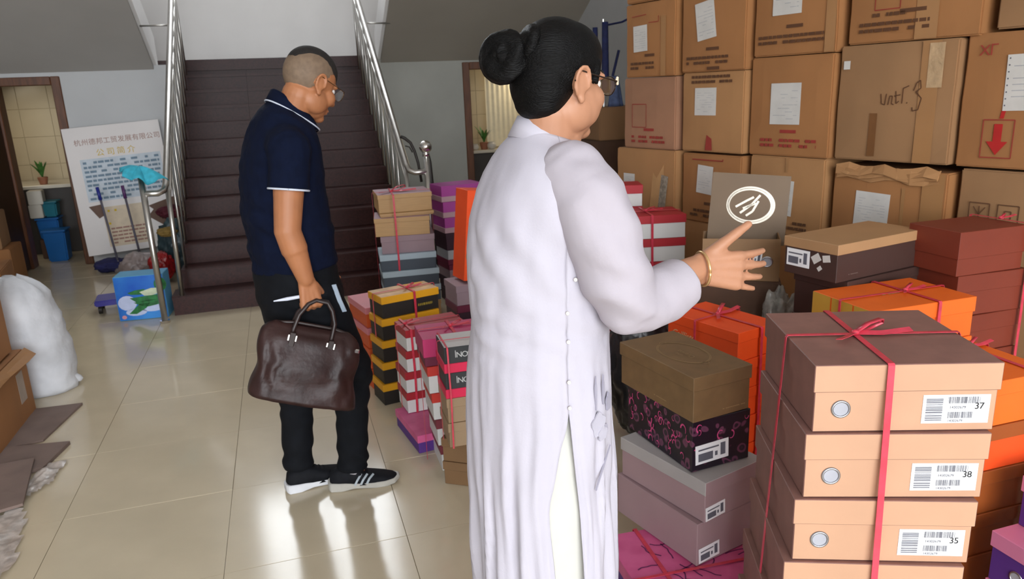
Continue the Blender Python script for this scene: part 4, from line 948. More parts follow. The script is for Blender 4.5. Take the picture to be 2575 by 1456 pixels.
bag('cloth_bundle', 'mustard brown cloth bundle among the bags by the stairs', 'bundle', (-1.03, 7.12, .36), (.08, .07, .04), mat('mustard cloth', (140, 112, 54), .8, var=.2), 31, .2)
# blue rag on the newel
rg_ = thing('rag', 'bright turquoise rag draped over the top of the left newel post', 'rag', (-.77 + nl.x, 5.60 + nl.y, 1.075))
bm = bmesh.new(); n = 28; rings = []
for i in range(9):
    f = i / 8
    row = []
    for k in range(n):
        a = 2 * math.pi * k / n; r = .004 + .105 * f * (1 + .28 * math.sin(a * 3 + 1)) * (1.25 if abs(math.cos(a)) > .7 else .8)
        row.append(Vector((r * math.cos(a), r * math.sin(a) * .7, .028 - .11 * f ** 1.6 * (.55 + .45 * math.cos(a - 5.6)) - .02 * f * math.sin(a * 5))))
    rings.append(row)
add_rings(bm, rings, True, False); bmesh.ops.recalc_face_normals(bm, faces=bm.faces[:])
o = mesh_obj('cloth', bm, mat('turquoise cloth', (58, 172, 196), .8, var=.15, vs=30), rg_, smooth=True); md = o.modifiers.new('s', 'SOLIDIFY'); md.thickness = .004
# black umbrella hooked by the right newel
ub = thing('black_umbrella', 'black umbrella hooked on the right newel post with its curved handle up', 'umbrella', (.895 + nr.x - .008, 5.52 + nr.y + .04, .0))
mesh_obj('handle', tube_bm([(-.16, .02, 1.20), (-.13, .02, 1.185), (-.09, .02, 1.15), (-.065, .02, 1.09), (-.045, .01, 1.0), (-.03, .01, .86)], [.012, .012, .011, .011, .010, .010], 8), M_black, ub, smooth=True)
mesh_obj('strap', tube_bm([(-.13, .02, 1.13), (-.10, .02, 1.12), (-.08, .02, 1.08)], .005, 6), M_black, ub, smooth=True)
bm = bmesh.new(); add_tube(bm, [(.03, .03, 1.10), (.045, .03, 1.0), (.05, .03, .7), (.05, .03, .3), (.04, .02, .004)], [.010, .014, .022, .026, .008], 10); mesh_obj('canopy', bm, M_black, ub, smooth=True)

# washroom contents
M_marble = card('white counter top', (214, 206, 190), rough=.25); M_cab = card('dark counter front', (60, 54, 50))
for nm_, x0, x1, z, lab in (('wash_counter', -2.93, -1.98, .73, 'white topped wash counter inside the left doorway'), ('wash_counter', 1.92, 2.95, .80, 'white topped wash counter inside the right doorway')):
    t = thing(nm_, lab, 'counter', ((x0 + x1) / 2, 9.13, 0)); W = x1 - x0
    mesh_obj('counter_top', box_bm(-W / 2, -.30, z - .035, W / 2, .38, z, .004), M_marble, t)
    mesh_obj('cabinet', box_bm(-W / 2 + .01, -.22, .001, W / 2 - .01, .38, z - .036, .003), M_cab, t)
M_pot = card('terracotta pot', (150, 96, 70)); M_leaf = mat('green leaf', (58, 110, 44), .5, var=.3, vs=20)
def plant(label, c, s, m2=M_pot):
    t = thing('potted_plant', label, 'plant', c)
    bm = bmesh.new(); add_rings(bm, [[Vector((r * math.cos(a), r * math.sin(a), z)) for a in [2 * math.pi * i / 14 for i in range(14)]] for r, z in ((.035 * s, 0), (.05 * s, .07 * s), (.045 * s, .075 * s))]); mesh_obj('pot', bm, m2, t, smooth=False)
    rnd = random.Random(int(c[0] * 100))
    for k in range(11):
        a = k * 2.4; l = rnd.uniform(.14, .24) * s; bm = bmesh.new(); o = rnd.uniform(.25, .6)
        pts = [Vector((math.cos(a) * l * o * f ** 1.3, math.sin(a) * l * o * f ** 1.3, .07 * s + l * (f - .25 * f * f))) for f in (0, .3, .6, .85, 1)]
        sd = Vector((-math.sin(a), math.cos(a), 0)); ws = [.006, .014, .014, .009, .001]
        v = [(bm.verts.new(p + sd * q * s), bm.verts.new(p - sd * q * s)) for p, q in zip(pts, ws)]
        for x, y in zip(v, v[1:]): bm.faces.new((x[0], x[1], y[1], y[0]))
        mesh_obj('leaf', bm, M_leaf, t)
plant('small leafy plant in a brown pot on the left washroom counter', (-2.40, 8.97, .731), 1.0)
plant('spiky green plant among white pots on the right washroom counter', (2.42, 8.95, .801), 1.15)
M_whitepot = card('glazed white pot', (206, 200, 190), rough=.3)
for x, y, s, l in ((2.30, 8.92, .8, 'white glazed jar left of the spiky plant'), (2.50, 8.90, 1.0, 'white glazed bowl right of the spiky plant')):
    t = thing('jar', l, 'jar', (x, y, .801)); bm = bmesh.new()
    add_rings(bm, [[Vector((r * s * math.cos(a), r * s * math.sin(a), z * s)) for a in [2 * math.pi * i / 16 for i in range(16)]] for r, z in ((.03, 0), (.055, .03), (.055, .06), (.035, .085))]); mesh_obj('body', bm, M_whitepot, t, smooth=True)
    mesh_obj('rim', tube_bm([(.035 * s * math.cos(a), .035 * s * math.sin(a), .086 * s) for a in [2 * math.pi * i / 14 for i in range(15)]], .004, 6), M_whitepot, t)
ct = thing('curtain', 'cream curtain hanging inside the right washroom doorway', 'curtain', (2.66, 9.05, .82))
bm = bmesh.new(); n = 40; a_ = []; b_ = []
for i in range(n + 1):
    x = -.17 + .44 * i / n; y = .007 * math.sin(i * 1.1) ; a_.append(bm.verts.new((x, y, 0))); b_.append(bm.verts.new((x, y * .7, .93)))
for i in range(n): bm.faces.new((a_[i], a_[i + 1], b_[i + 1], b_[i]))
mesh_obj('cloth', bm, mat('cream curtain cloth', (236, 224, 194), .8, var=.04), ct, smooth=True)
mesh_obj('curtain_rod', tube_bm([(-.22, 0, .935), (.32, 0, .935)], .008, 8), M_steel, ct)
M_bin = card('blue plastic', (16, 92, 158), rough=.35); M_teal = card('teal plastic', (22, 104, 120), rough=.35); M_boxw = card('off white carton', (196, 190, 178))
def tub(label, c, sx, sy, h, m, rz=0):
    t = thing('plastic_tub', label, 'tub', c, R(rz)); bm = bmesh.new()
    add_rings(bm, [[Vector((x * k, y * k, z)) for x, y in ((-sx / 2, -sy / 2), (sx / 2, -sy / 2), (sx / 2, sy / 2), (-sx / 2, sy / 2))] for k, z in ((.86, 0), (1, h))])
    bmesh.ops.bevel(bm, geom=bm.edges[:], offset=.012, segments=2, affect='EDGES'); mesh_obj('body', bm, m, t)
    mesh_obj('lid', box_bm(-sx / 2 - .01, -sy / 2 - .01, h, sx / 2 + .01, sy / 2 + .01, h + .02, .005), m, t); return t
tub('blue plastic tub on the floor inside the left doorway', (-2.245, 8.46, .0005), .20, .20, .30, M_bin)
tub('blue plastic tub behind and above the floor tub in the left doorway', (-2.34, 8.68, .20), .20, .18, .20, M_bin)
plain_carton('low dark carton under the upper blue tub in the left washroom', (-2.34, 8.68), .2, .18, .001, .199, 0, M_darkcarton)
tub('teal plastic tub on the stacked blue tub', (-2.30, 8.69, .425), .13, .16, .14, M_teal)
plain_carton('off white carton on the blue tubs inside the left doorway', (-2.42, 8.66), .12, .15, .425, .56, 0, M_boxw)
plain_carton('off white carton topmost on the pile inside the left doorway', (-2.41, 8.66), .13, .15, .562, .70, 4, M_boxw)

# ------------------------------------------------------------------ people
M_skin = mat('tan skin', (170, 111, 74), .5, var=.07, vs=14, bump=.02, bs=250)
M_skin2 = mat('light skin', (178, 126, 96), .5, var=.06, vs=14, bump=.02, bs=250)
M_hair = mat('black hair', (8, 7, 7), .46, var=.4, vs=30, bump=.35, bs=70, stretch=(1, 8, 8), spec=.14)
M_buzz = mat('cropped black hair', (26, 21, 18), .8, var=.3, vs=120, bump=.3, bs=300)
M_fade = mat('shaved hair stubble', (120, 99, 80), .7, var=.12, vs=60)
M_eye = mat('eye white', (226, 220, 214), .2, var=.01); M_iris = mat('dark iris', (36, 22, 16), .15)
M_lip = mat('lip', (186, 122, 102), .5)
def head_parts(bm, T, s, fem=False):
    def P(x, y, z): return T @ Vector((x * s, y * s, z * s))
    RM = T.to_3x3().to_4x4()
    def E_(c, r): add_ell(bm, P(*c), [q * s for q in r], RM)
    E_((-.005, 0, .025), (.097, .077, .092)); E_((.028, 0, -.045), (.060, .060, .072)); E_((.03, 0, -.085), (.050, .050, .034)); E_((.064, 0, -.103), (.024, .026, .018))
    add_cap(bm, P(.088, 0, .004), .009 * s, P(.108, 0, -.034), .012 * s); E_((.096, .013, -.037), (.010, .008, .008)); E_((.096, -.013, -.037), (.010, .008, .008))
    for y in (-1, 1):
        E_((.076, y * .030, .014), (.014, .026, .009)); E_((.058, y * .040, -.034), (.030, .026, .030))
        E_((.012, y * .042, -.060), (.050, .030, .046))
        if fem: E_((.036, y * .038, -.048), (.046, .030, .050))
        # ear: bowl and rim
        E_((-.008, y * .077, -.012), (.017, .007, .030))
        pts = [(-.008 + .019 * math.cos(R(a)), y * (.083 + .004 * math.sin(R(a))), -.006 + .031 * math.sin(R(a))) for a in range(-20, 231, 25)]
        for a, b in zip(pts, pts[1:]): add_cap(bm, P(*a), .0046 * s, P(*b), .0046 * s, 8)
        E_((-.006, y * .080, -.040), (.010, .006, .010))
    E_((.084, 0, -.068), (.012, .023, .0075)); E_((.081, 0, -.079), (.011, .020, .007))
def head_extras(parent, T, s, glasses_mat, lens_tint, brow_mat=None):
    def P(x, y, z): return T @ Vector((x * s, y * s, z * s))
    RM = T.to_3x3().to_4x4()
    for y in (-1, 1):
        bm = bmesh.new(); add_ell(bm, P(.0735, y * .031, -.002), [.0125 * s] * 3, RM, 16); e = mesh_obj('eye', bm, M_eye, parent, smooth=True)
        bm = bmesh.new(); add_ell(bm, P(.0825, y * .031, -.003), [.0045 * s, .0055 * s, .0055 * s], RM, 12); mesh_obj('iris', bm, M_iris, e, smooth=True)
        bm = bmesh.new(); add_tube(bm, [P(.086, y * .014, .020), P(.090, y * .030, .025), P(.080, y * .048, .020)], [.003 * s, .0042 * s, .002 * s], 6); mesh_obj('eyebrow', bm, M_buzz, parent)
    bm = bmesh.new(); add_ell(bm, P(.0885, 0, -.069), [.0085 * s, .020 * s, .005 * s], RM, 14); add_ell(bm, P(.0865, 0, -.078), [.008 * s, .017 * s, .005 * s], RM, 14)
    mesh_obj('lips', bm_of(remesh(bm, .0018, 2)), M_lip, parent, smooth=True)
    gl_ = []
    bm = bmesh.new()
    for y in (-1, 1):
        c = [(.112 - .006 * abs(math.cos(R(a))), y * (.034 + .026 * math.cos(R(a))), -.004 + .020 * math.sin(R(a))) for a in range(0, 361, 20)]
        add_tube(bm, [P(*q) for q in c], .0013 * s, 6)
        add_tube(bm, [P(.108, y * .058, .004), P(.098, y * .072, .004), P(.03, y * .082, .010), P(-.015, y * .084, .016), P(-.03, y * .084, -.006)], .0016 * s, 6)
    add_tube(bm, [P(.111, -.009, .0), P(.116, 0, .003), P(.111, .009, .0)], .0013 * s, 6)
    g_ = mesh_obj('glasses_frame', bm, glasses_mat, parent, smooth=True)
    for y in (-1, 1):
        bm = bmesh.new(); bm.faces.new([bm.verts.new(P(.111 - .006 * abs(math.cos(R(a))), y * (.034 + .0255 * math.cos(R(a))), -.004 + .0195 * math.sin(R(a)))) for a in range(0, 360, 20)])
        mesh_obj('lens', bm, lens_tint, g_)
def lens_mat(name, c, a):
    m = mat(name, c, .05, var=.01, spec=.5, alpha=a); return m
def hand_parts(bm, W, X, Y, L, curl, spread=.0, thumb=(.55, .80, .1), thumbcurl=.25):
    """W wrist, X towards the fingers, Y towards the thumb; back of hand is X x Y side; L hand length"""
    X = X.normalized(); Y = (Y - X * Y.dot(X)).normalized(); Z = X.cross(Y); k = L / .185
    def P(a, b, c=0.): return W + X * (a * k) + Y * (b * k) + Z * (c * k)
    for b0, b1 in ((.020, .030), (.006, .010), (-.008, -.011), (-.020, -.030)):
        add_cap(bm, P(.0, b0 * .8), .0165 * k, P(.088, b1), .0125 * k, 10)
    add_cap(bm, P(.012, .018, -.006), .018 * k, P(.05, .030, -.008), .016 * k, 10)
    for b, ln, sp, rr in ((.031, .070, 1.2, .0092), (.0105, .078, .35, .0095), (-.0105, .072, -.4, .0090), (-.030, .056, -1.3, .0080)):
        p = P(.088, b); dx = (X + Y * (spread * sp)).normalized(); ang = 0.; q = p
        for j, f in enumerate((.46, .31, .23)):
            ang += curl[j]; d = dx * math.cos(ang) - Z * math.sin(ang); e = q + d * (ln * f * k)
            add_cap(bm, q, rr * k * (1 - .09 * j), e, rr * k * (.93 - .09 * j), 10); q = e
    t0 = P(.018, .026, -.004); d = (X * thumb[0] + Y * thumb[1] - Z * thumb[2]).normalized(); t1 = t0 + d * (.044 * k)
    d2 = (d + (X * .6 - Z * .4) * thumbcurl).normalized(); t2 = t1 + d2 * (.036 * k); d3 = (d2 + (X * .6 - Z * .4) * thumbcurl).normalized(); t3 = t2 + d3 * (.026 * k)
    add_cap(bm, t0, .0155 * k, t1, .0125 * k, 10); add_cap(bm, t1, .0122 * k, t2, .0108 * k, 10); add_cap(bm, t2, .0105 * k, t3, .0085 * k, 10)
def vring(c, f, l, n=40, p=2.0):
    """ring from centre, front vector and left vector"""
    out = []
    for i in range(n):
        a = 2 * math.pi * i / n; ca, sa = math.cos(a), math.sin(a)
        out.append(c + f * (abs(ca) ** (2 / p) * (1 if ca > 0 else -1)) + l * (abs(sa) ** (2 / p) * (1 if sa > 0 else -1)))
    return out

# ---- the man
MX, MY = 0.0, 2.76
man = thing('person', 'man in navy polo and black trousers, head bowed, holding a brown leather bag', 'person', (MX, MY, 0))
PH = R(15)
def mr(b, f, al, y=0., n=40, p=2.2):
    cx = (b[0] + f[0]) / 2; cz = (b[1] + f[1]) / 2; ext = abs(f[0] - b[0]) / 2
    af = math.sqrt(max(.02 ** 2, ext ** 2 - (al * math.sin(PH)) ** 2)) / math.cos(PH)
    fv = Vector((math.cos(PH) * af, math.sin(PH) * af, (f[1] - b[1]) / 2)); lv = Vector((-math.sin(PH), math.cos(PH), 0)) * al
    return vring(Vector((cx, y, cz)), fv, lv, n, p)
TH = Matrix.Translation((.130, .0, 1.548)) @ Matrix.Rotation(R(32), 4, 'Z') @ Matrix.Rotation(R(24), 4, 'Y')
bm = bmesh.new(); hs = .985
head_parts(bm, TH, hs)
nk = TH @ Vector((-.030, 0, -.055))
add_cap(bm, nk, .056, (.045, 0, 1.41), .062, 18)
add_ell(bm, (.015, .0, 1.30), (.085, .15, .13)); add_cap(bm, (.01, 0, 1.25), .11, (.01, 0, .95), .12, 20)
sh = Vector((.035, -.185, 1.335)); el = Vector((-.002, -.215, 1.075)); wr = Vector((.038, -.205, .905))
def arm(sh, el, wr, k=1.):
    add_cap(bm, sh, .058 * k, sh.lerp(el, .55), .050 * k, 18); add_cap(bm, sh.lerp(el, .5), .051 * k, el, .0445 * k, 18)
    add_cap(bm, el, .0445 * k, el.lerp(wr, .35), .0455 * k, 18); add_cap(bm, el.lerp(wr, .3), .0455 * k, wr, .029 * k, 18)
arm(sh, el, wr)
hand_parts(bm, wr + (wr - el).normalized() * .012, Vector((.10, -.02, -1)), Vector((1, .25, .05)), .178, (1.0, 1.35, .9), .05, (.75, .5, .5), .5)
sh2 = Vector((-.03, .20, 1.335)); el2 = Vector((.0, .235, 1.07)); wr2 = Vector((.06, .225, .86)); arm(sh2, el2, wr2)
hand_parts(bm, wr2, Vector((.15, 0, -1)), Vector((1, -.2, .1)), .178, (.3, .4, .3), .08)
for hp, kn, an in ((Vector((.04, -.085, .84)), Vector((.175, -.045, .49)), Vector((.140, -.030, .09))), (Vector((-.02, .085, .84)), Vector((-.035, .085, .49)), Vector((-.070, .065, .09)))):
    add_cap(bm, hp, .075, kn, .048, 16); add_cap(bm, kn, .05, kn.lerp(an, .35), .050, 16); add_cap(bm, kn.lerp(an, .3), .050, an, .035, 16)
    add_cap(bm, an, .030, an + Vector((.045, .0, -.062)), .014, 12)
mesh_obj('body', bm_of(remesh(bm, .0042, 3, .5)), M_skin, man, smooth=True)
head_extras(man, TH, hs, mat('thin gold frame', (120, 90, 60), .3, .8), lens_mat('clear lens', (220, 225, 225), .18))
def hair_shell(name, ells, T, s, m, vox=.005, it=3, caps=(), cut=None):
    bm = bmesh.new(); RM = T.to_3x3().to_4x4()
    for c, r in ells: add_ell(bm, T @ Vector([q * s for q in c]), [q * s for q in r], RM, 28)
    for a, ra, b, rb in caps: add_cap(bm, T @ Vector([q * s for q in a]), ra * s, T @ Vector([q * s for q in b]), rb * s)
    me = bm_of(remesh(bm, vox, it))
    if cut:
        Ti = T.inverted(); dl = [v for v in me.verts if cut(Ti @ v.co / s)]
        bmesh.ops.delete(me, geom=dl, context='VERTS')
    return mesh_obj(name, me, m, man if m in (M_buzz, M_fade) else None, smooth=True)
hair_shell('shaved_sides', [((-.010, 0, .028), (.096, .0785, .092))], TH, hs, M_fade, .005, 2, cut=lambda p: p.z < -.035 + (.0 if p.x < -.03 else 1.1 * (p.x + .03)) or p.x > .072)
hair_shell('hair', [((-.004, 0, .044), (.0995, .071, .083))], TH, hs, M_buzz, .005, 2, cut=lambda p: p.z < .047 - (.3 * max(0, p.x - .03)) + .10 * max(0, -.02 - p.x))
# polo shirt
M_polo = mat('navy polo cloth', (8, 16, 38), .9, var=.12, vs=30, bump=.08, bs=350, spec=.15); M_pipe = mat('white piping', (206, 212, 226), .6)
bm = bmesh.new()
rings = [mr(b, f, a) for b, f, a in (((-.138, .905), (.158, .925), .178), ((-.143, .97), (.156, .985), .184), ((-.146, 1.05), (.152, 1.06), .186), ((-.150, 1.14), (.146, 1.15), .188), ((-.145, 1.22), (.142, 1.22), .190), ((-.134, 1.29), (.142, 1.27), .190), ((-.108, 1.37), (.142, 1.33), .182), ((-.082, 1.43), (.134, 1.365), .165), ((-.052, 1.468), (.126, 1.39), .135), ((-.022, 1.492), (.12, 1.405), .095), ((.0, 1.505), (.117, 1.415), .066))]
add_rings(bm, rings)
for q in (-1, 1):
    a, b = (sh, el) if q < 0 else (sh2, el2)
    d = (b - a).normalized(); e = a + d * .118
    add_cap(bm, a + Vector((-.01, -q * .07, .02)), .075, a, .073, 18); add_cap(bm, a, .071, e - d * .055, .066, 20)
    u, v = frame_of(d); add_rings(bm, [[a + d * t_ + (u * math.cos(x) + v * math.sin(x)) * r_ for x in [2 * math.pi * i / 24 for i in range(24)]] for t_, r_ in ((-.01, .066), (.06, .068), (.128, .0665))])
me = bm_of(remesh(bm, .006, 5, .5))
for v in me.verts:
    p = v.co; f = max(0, min(1, (1.30 - p.z) / .3))
    v.co += v.normal * (.006 * f * math.sin(p.z * 55 + 14 * p.x + 4 * fbm(p, 5, 3)) * (.4 + .6 * (p.x < .02)) + .004 * fbm(p, 14, 1))
mesh_obj('polo_shirt', me, M_polo, man, smooth=True)
for q in (-1, 1):
    a, b = (sh, el) if q < 0 else (sh2, el2); d = (b - a).normalized(); u, v = frame_of(d)
    mesh_obj('sleeve_piping', tube_bm([a + d * .127 + (u * math.cos(x) + v * math.sin(x)) * .0655 for x in [2 * math.pi * i / 28 for i in range(29)]], .0035, 6), M_pipe, man, smooth=True)
cr_in = mr((.004, 1.535), (.122, 1.432), .058); cr_top = mr((-.002, 1.533), (.128, 1.430), .064); cr_out = mr((-.024, 1.498), (.145, 1.385), .088)
bm = bmesh.new(); add_rings(bm, [cr_in, cr_top, cr_out, mr((-.018, 1.490), (.138, 1.38), .080)], True, False)
cl = mesh_obj('collar', bm, M_polo, man, smooth=True)
mesh_obj('collar_piping', tube_bm(cr_out + [cr_out[0]], .0028, 6), M_pipe, cl, smooth=True)
# trousers
M_trs = mat('black trouser cloth', (12, 14, 19), .85, spec=.2, var=.2, vs=20, bump=.06, bs=250)
bm = bmesh.new()
add_rings(bm, [mr(b, f, a) for b, f, a in (((-.120, .72), (.17, .72), .150), ((-.138, .80), (.172, .80), .172), ((-.140, .88), (.155, .89), .172), ((-.130, .955), (.148, .97), .166))])
for hp, mid, kn, cf, an, rs in ((Vector((.055, -.075, .80)), Vector((.115, -.065, .64)), Vector((.172, -.045, .49)), Vector((.158, -.038, .36)), Vector((.138, -.025, .09)), (.112, .094, .077, .064, .060)), (Vector((-.03, .085, .80)), Vector((-.036, .085, .64)), Vector((-.040, .085, .49)), Vector((-.045, .08, .36)), Vector((-.068, .060, .09)), (.108, .088, .073, .066, .058))):
    for a, b, c, d in ((hp, mid, 0, 1), (mid, kn, 1, 2), (kn, cf, 2, 3), (cf, an, 3, 4)): add_cap(bm, a, rs[c], b, rs[d], 20)
me = bm_of(remesh(bm, .007, 4, .5))
bmesh.ops.bisect_plane(me, geom=me.verts[:] + me.edges[:] + me.faces[:], plane_co=(0, 0, .085), plane_no=(0, 0, 1), clear_inner=True)
for v in me.verts:
    p = v.co; f = math.exp(-((p.z - .46) / .12) ** 2) + math.exp(-((p.z - .12) / .06) ** 2) + .4
    v.co += v.normal * .0036 * f * math.sin(p.z * 75 + 20 * p.x + 9 * p.y + 3 * fbm(p, 6, 4))
mesh_obj('trousers', me, M_trs, man, smooth=True)
# pocket zip and reflective stripe
a_ = [Vector((-.075, -.178, .832)), Vector((-.03, -.192, .838)), Vector((.012, -.196, .842))]
bm = bmesh.new(); add_tube(bm, a_, [.002, .0065, .006], 8); mesh_obj('pocket_zip', bm, mat('pale pocket trim', (216, 220, 236), .4), man, label=None) if False else mesh_obj('pocket_trim', bm, mat('pale pocket trim', (216, 220, 236), .4), man)
bm = bmesh.new(); add_band(bm, [(.132, -.150, .86), (.146, -.148, .80), (.160, -.142, .755)], Vector((1, -.6, .2)), .016, .004); mesh_obj('reflective_stripe', bm, mat('silver stripe', (176, 190, 206), .4), man)
# shoes
M_shoe = mat('black running shoe mesh', (17, 18, 23), .75, spec=.2, var=.2, vs=60); M_sole = mat('white rubber sole', (206, 206, 210), .5); M_soleg = mat('greyish rubber sole', (170, 166, 158), .5); M_stripe = mat('pale grey stripe', (156, 164, 170), .5)
def shoe(c, ang, L, sole, striped, parent=man):
    sh_ = bpy.data.objects.new('shoe', None); COL.objects.link(sh_); sh_.parent = parent; sh_.location = c; sh_.rotation_euler = (0, 0, ang); k = L / .27
    bm = bmesh.new(); rg = []
    for x, hw, h in ((-.004, .014, .055), (.004, .028, .082), (.03, .034, .092), (.075, .036, .094), (.105, .038, .084), (.135, .041, .068), (.175, .046, .055), (.215, .045, .044), (.25, .034, .034), (.268, .014, .026)):
        rg.append([Vector((x * k, hw * k * math.copysign(abs(math.cos(a)) ** .7, math.cos(a)), .018 + (h - .018) * k * max(0, math.sin(a)) ** .65 if math.sin(a) > 0 else .018)) for a in [2 * math.pi * i / 20 for i in range(20)]])
    add_rings(bm, rg); bmesh.ops.recalc_face_normals(bm, faces=bm.faces[:]); mesh_obj('upper', bm, M_shoe, sh_, smooth=True)
    bm = bmesh.new(); rg = []
    for x, hw, zb, zt in ((-.012, .018, .010, .040), (-.004, .032, .002, .040), (.04, .038, .0005, .036), (.09, .037, .006, .031), (.13, .040, .003, .028), (.18, .048, .0005, .026), (.22, .047, .0005, .025), (.255, .037, .005, .026), (.276, .014, .014, .028)):
        rg.append([Vector((x * k, y * k, z)) for y, z in ((-hw, zb), (hw, zb), (hw, zt), (-hw, zt))])
    add_rings(bm, rg); bmesh.ops.bevel(bm, geom=[e for e in bm.edges], offset=.003, segments=1, affect='EDGES'); bmesh.ops.recalc_face_normals(bm, faces=bm.faces[:]); mesh_obj('sole', bm, sole, sh_)
    if striped:
        for j in range(3):
            x = .105 + .024 * j; bm = bmesh.new(); add_band(bm, [((x - .012) * k, -.046 * k, .026), (x * k, -.043 * k, .045), ((x + .018) * k, -.027 * k, .063 - j * .004)], Vector((1, 0, 0)), .008, .004); mesh_obj('stripe', bm, M_stripe, sh_)
    for j in range(5):
        x = .115 + .016 * j; mesh_obj('lace', tube_bm([(x * k, -.02 * k, .075 - j * .007), (x * k, 0, .082 - j * .008), (x * k, .02 * k, .075 - j * .007)], .0028, 6), M_shoe, sh_)
    return sh_
shoe((-.115, .022, 0), R(14), .272, M_sole, False)
shoe((.048, -.022, 0), R(-4), .262, M_soleg, True)
M_sock = mat('white sock', (222, 216, 222), .8); 
bm = bmesh.new(); add_tube(bm, [(-.066, .05, .075), (-.068, .058, .10), (-.066, .064, .14)], .044, 16); sk_ = mesh_obj('sock', bm, M_sock, man, smooth=True)
bm = bmesh.new(); add_band(bm, [(-.095, .024, .082), (-.085, .016, .090)], Vector((0, 0, 1)), .016, .004); mesh_obj('orange_patch', bm, mat('orange patch', (222, 88, 40), .7), sk_)
bm = bmesh.new(); add_tube(bm, [(.120, -.03, .075), (.132, -.028, .10), (.138, -.026, .14)], .040, 16); mesh_obj('sock', bm, M_sock, man, smooth=True)

# ---- the leather bag in his hand
M_lea = mat('dark brown leather', (46, 27, 25), .42, var=.25, vs=12, bump=.12, bs=60, spec=.3); M_lea2 = mat('dark brown handle leather', (40, 26, 24), .4, var=.15)
bg_ = thing('leather_bag', 'soft dark brown leather holdall hanging from the hand of the man in navy', 'bag', (-.020, 2.545, .485), rot=(0, R(19), R(2)))
bm = bmesh.new(); rg = []; n = 64
for i in range(22):
    f = i / 21; h = .262 * f
    hw = .184 - .020 * math.sin(math.pi * min(1, f * 1.5)) * (1 if f < .66 else 0) ; hw = .186 * (1 - f) + .160 * f + .010 * math.sin(math.pi * f) - .020 * math.exp(-((f - .36) / .2) ** 2)
    th = .066 * (1 - f) ** .7 + .022
    if f > .82: q = (f - .82) / .18; hw *= math.sqrt(max(.05, 1 - (q * .62) ** 2)); th *= 1 - .35 * q
    row = []
    for k in range(n):
        a = 2 * math.pi * k / n; ca, sa = math.cos(a), math.sin(a)
        x = hw * math.copysign(abs(ca) ** .45, ca); y = th * math.copysign(abs(sa) ** .6, sa)
        fold = .017 * math.sin(x * 58 + 3 * fbm((x * 4, h * 6, 0), 1.5, 2) + 1.2) * (1 - abs(f - .45) * 1.6) * (abs(sa) ** .5) - .010 * math.exp(-((x) / .02) ** 2) * (f < .8)
        row.append(Vector((x - .022 * f, y + math.copysign(fold, sa) * 1.0, h - .012 * (1 - abs(x) / .18) * (f > .9))))
    rg.append(row)
add_rings(bm, rg); bmesh.ops.recalc_face_normals(bm, faces=bm.faces[:]); mesh_obj('body', bm, M_lea, bg_, smooth=True)
bm = bmesh.new(); add_tube(bm, [(-.165, 0, .225), (-.14, 0, .252), (-.08, 0, .262), (-.02, 0, .262), (.05, 0, .262), (.11, 0, .250), (.135, 0, .220)], .0065, 8); mesh_obj('zip', bm, M_lea2, bg_, smooth=True)
mesh_obj('zip_pull', box_bm(.134, -.04, .198, .150, -.030, .214, .003), M_chrome, bg_)
gx, gz = -.012, .352           # the grip, in the bag's frame
for q, y in ((-1, -.034), (1, .030)):
    pts = [(-.085, y, .205), (-.086, y * .9, .245), (-.078, y * .7, .295), (-.055, y * .35, .335), (gx - .02, y * .2, gz + .0), (gx + .02, y * .2, gz - .001), (.030, y * .35, .325), (.046, y * .7, .285), (.046, y * .9, .240), (.044, y, .200)]
    hd = mesh_obj('handle', tube_bm(pts, .0075, 10), M_lea2, bg_, smooth=True)
    for x, z in ((-.0855, .218), (.0455, .212)):
        for dx in (-.012, .012): mesh_obj('buckle', box_bm(x + dx - .0035, y * 1.0 - .013 * (1 if q < 0 else -1) - .003, z - .011, x + dx + .0035, y - .013 * (1 if q < 0 else -1) + .004, z + .011, .001), M_chrome, bg_)
        mesh_obj('handle_tab', box_bm(x - .010, y - .0165 * (1 if q < 0 else -1) - .002, z - .03, x + .010, y - .0165 * (1 if q < 0 else -1) + .008, z + .02, .002), M_lea2, bg_)

# ---- the woman; local x = along the view's right at her place, y = away
WS, WD = .06, 1.43
wang = -R(16.788)
wo = Vector((math.cos(wang), math.sin(wang), 0)) * WS + Vector((-math.sin(wang), math.cos(wang), 0)) * WD
wom = thing('person', 'woman in a long white dress with black bun and glasses, right hand held out', 'person', (wo.x, wo.y, 0), wang)
def S(s, D, z): return Vector((s - WS, D - WD, z))
PW = R(21)
TW = Matrix.Translation(S(.105, 1.43, 1.512)) @ Matrix.Rotation(R(36), 4, 'Z') @ Matrix.Rotation(R(6), 4, 'Y'); ws_ = .872
bm = bmesh.new(); head_parts(bm, TW, ws_, True)
add_cap(bm, TW @ Vector((-.02, 0, -.06)), .050, S(.075, 1.43, 1.37), .055, 18); add_cap(bm, TW @ Vector((.02, 0, -.085)), .035, S(.10, 1.43, 1.40), .045, 16)
add_ell(bm, S(.06, 1.43, 1.27), (.085, .13, .12)); add_cap(bm, S(.055, 1.43, 1.22), .085, S(.055, 1.43, .88), .09, 18)
wsh = S(.140, 1.315, 1.295); wel = S(.205, 1.318, 1.112); wwr = S(.366, 1.42, 1.144)
add_cap(bm, wsh, .044, wel, .040, 16); add_cap(bm, wel, .040, wel.lerp(wwr, .4), .038, 16); add_cap(bm, wel.lerp(wwr, .35), .038, wwr, .0265, 16)
HX = (S(.520, 1.455, 1.122) - wwr).normalized()
hand_parts(bm, wwr + HX * .005, HX, Vector((.18, .10, 1)), .182, (.18, .22, .16), .13, (.72, .66, -.05), .10)
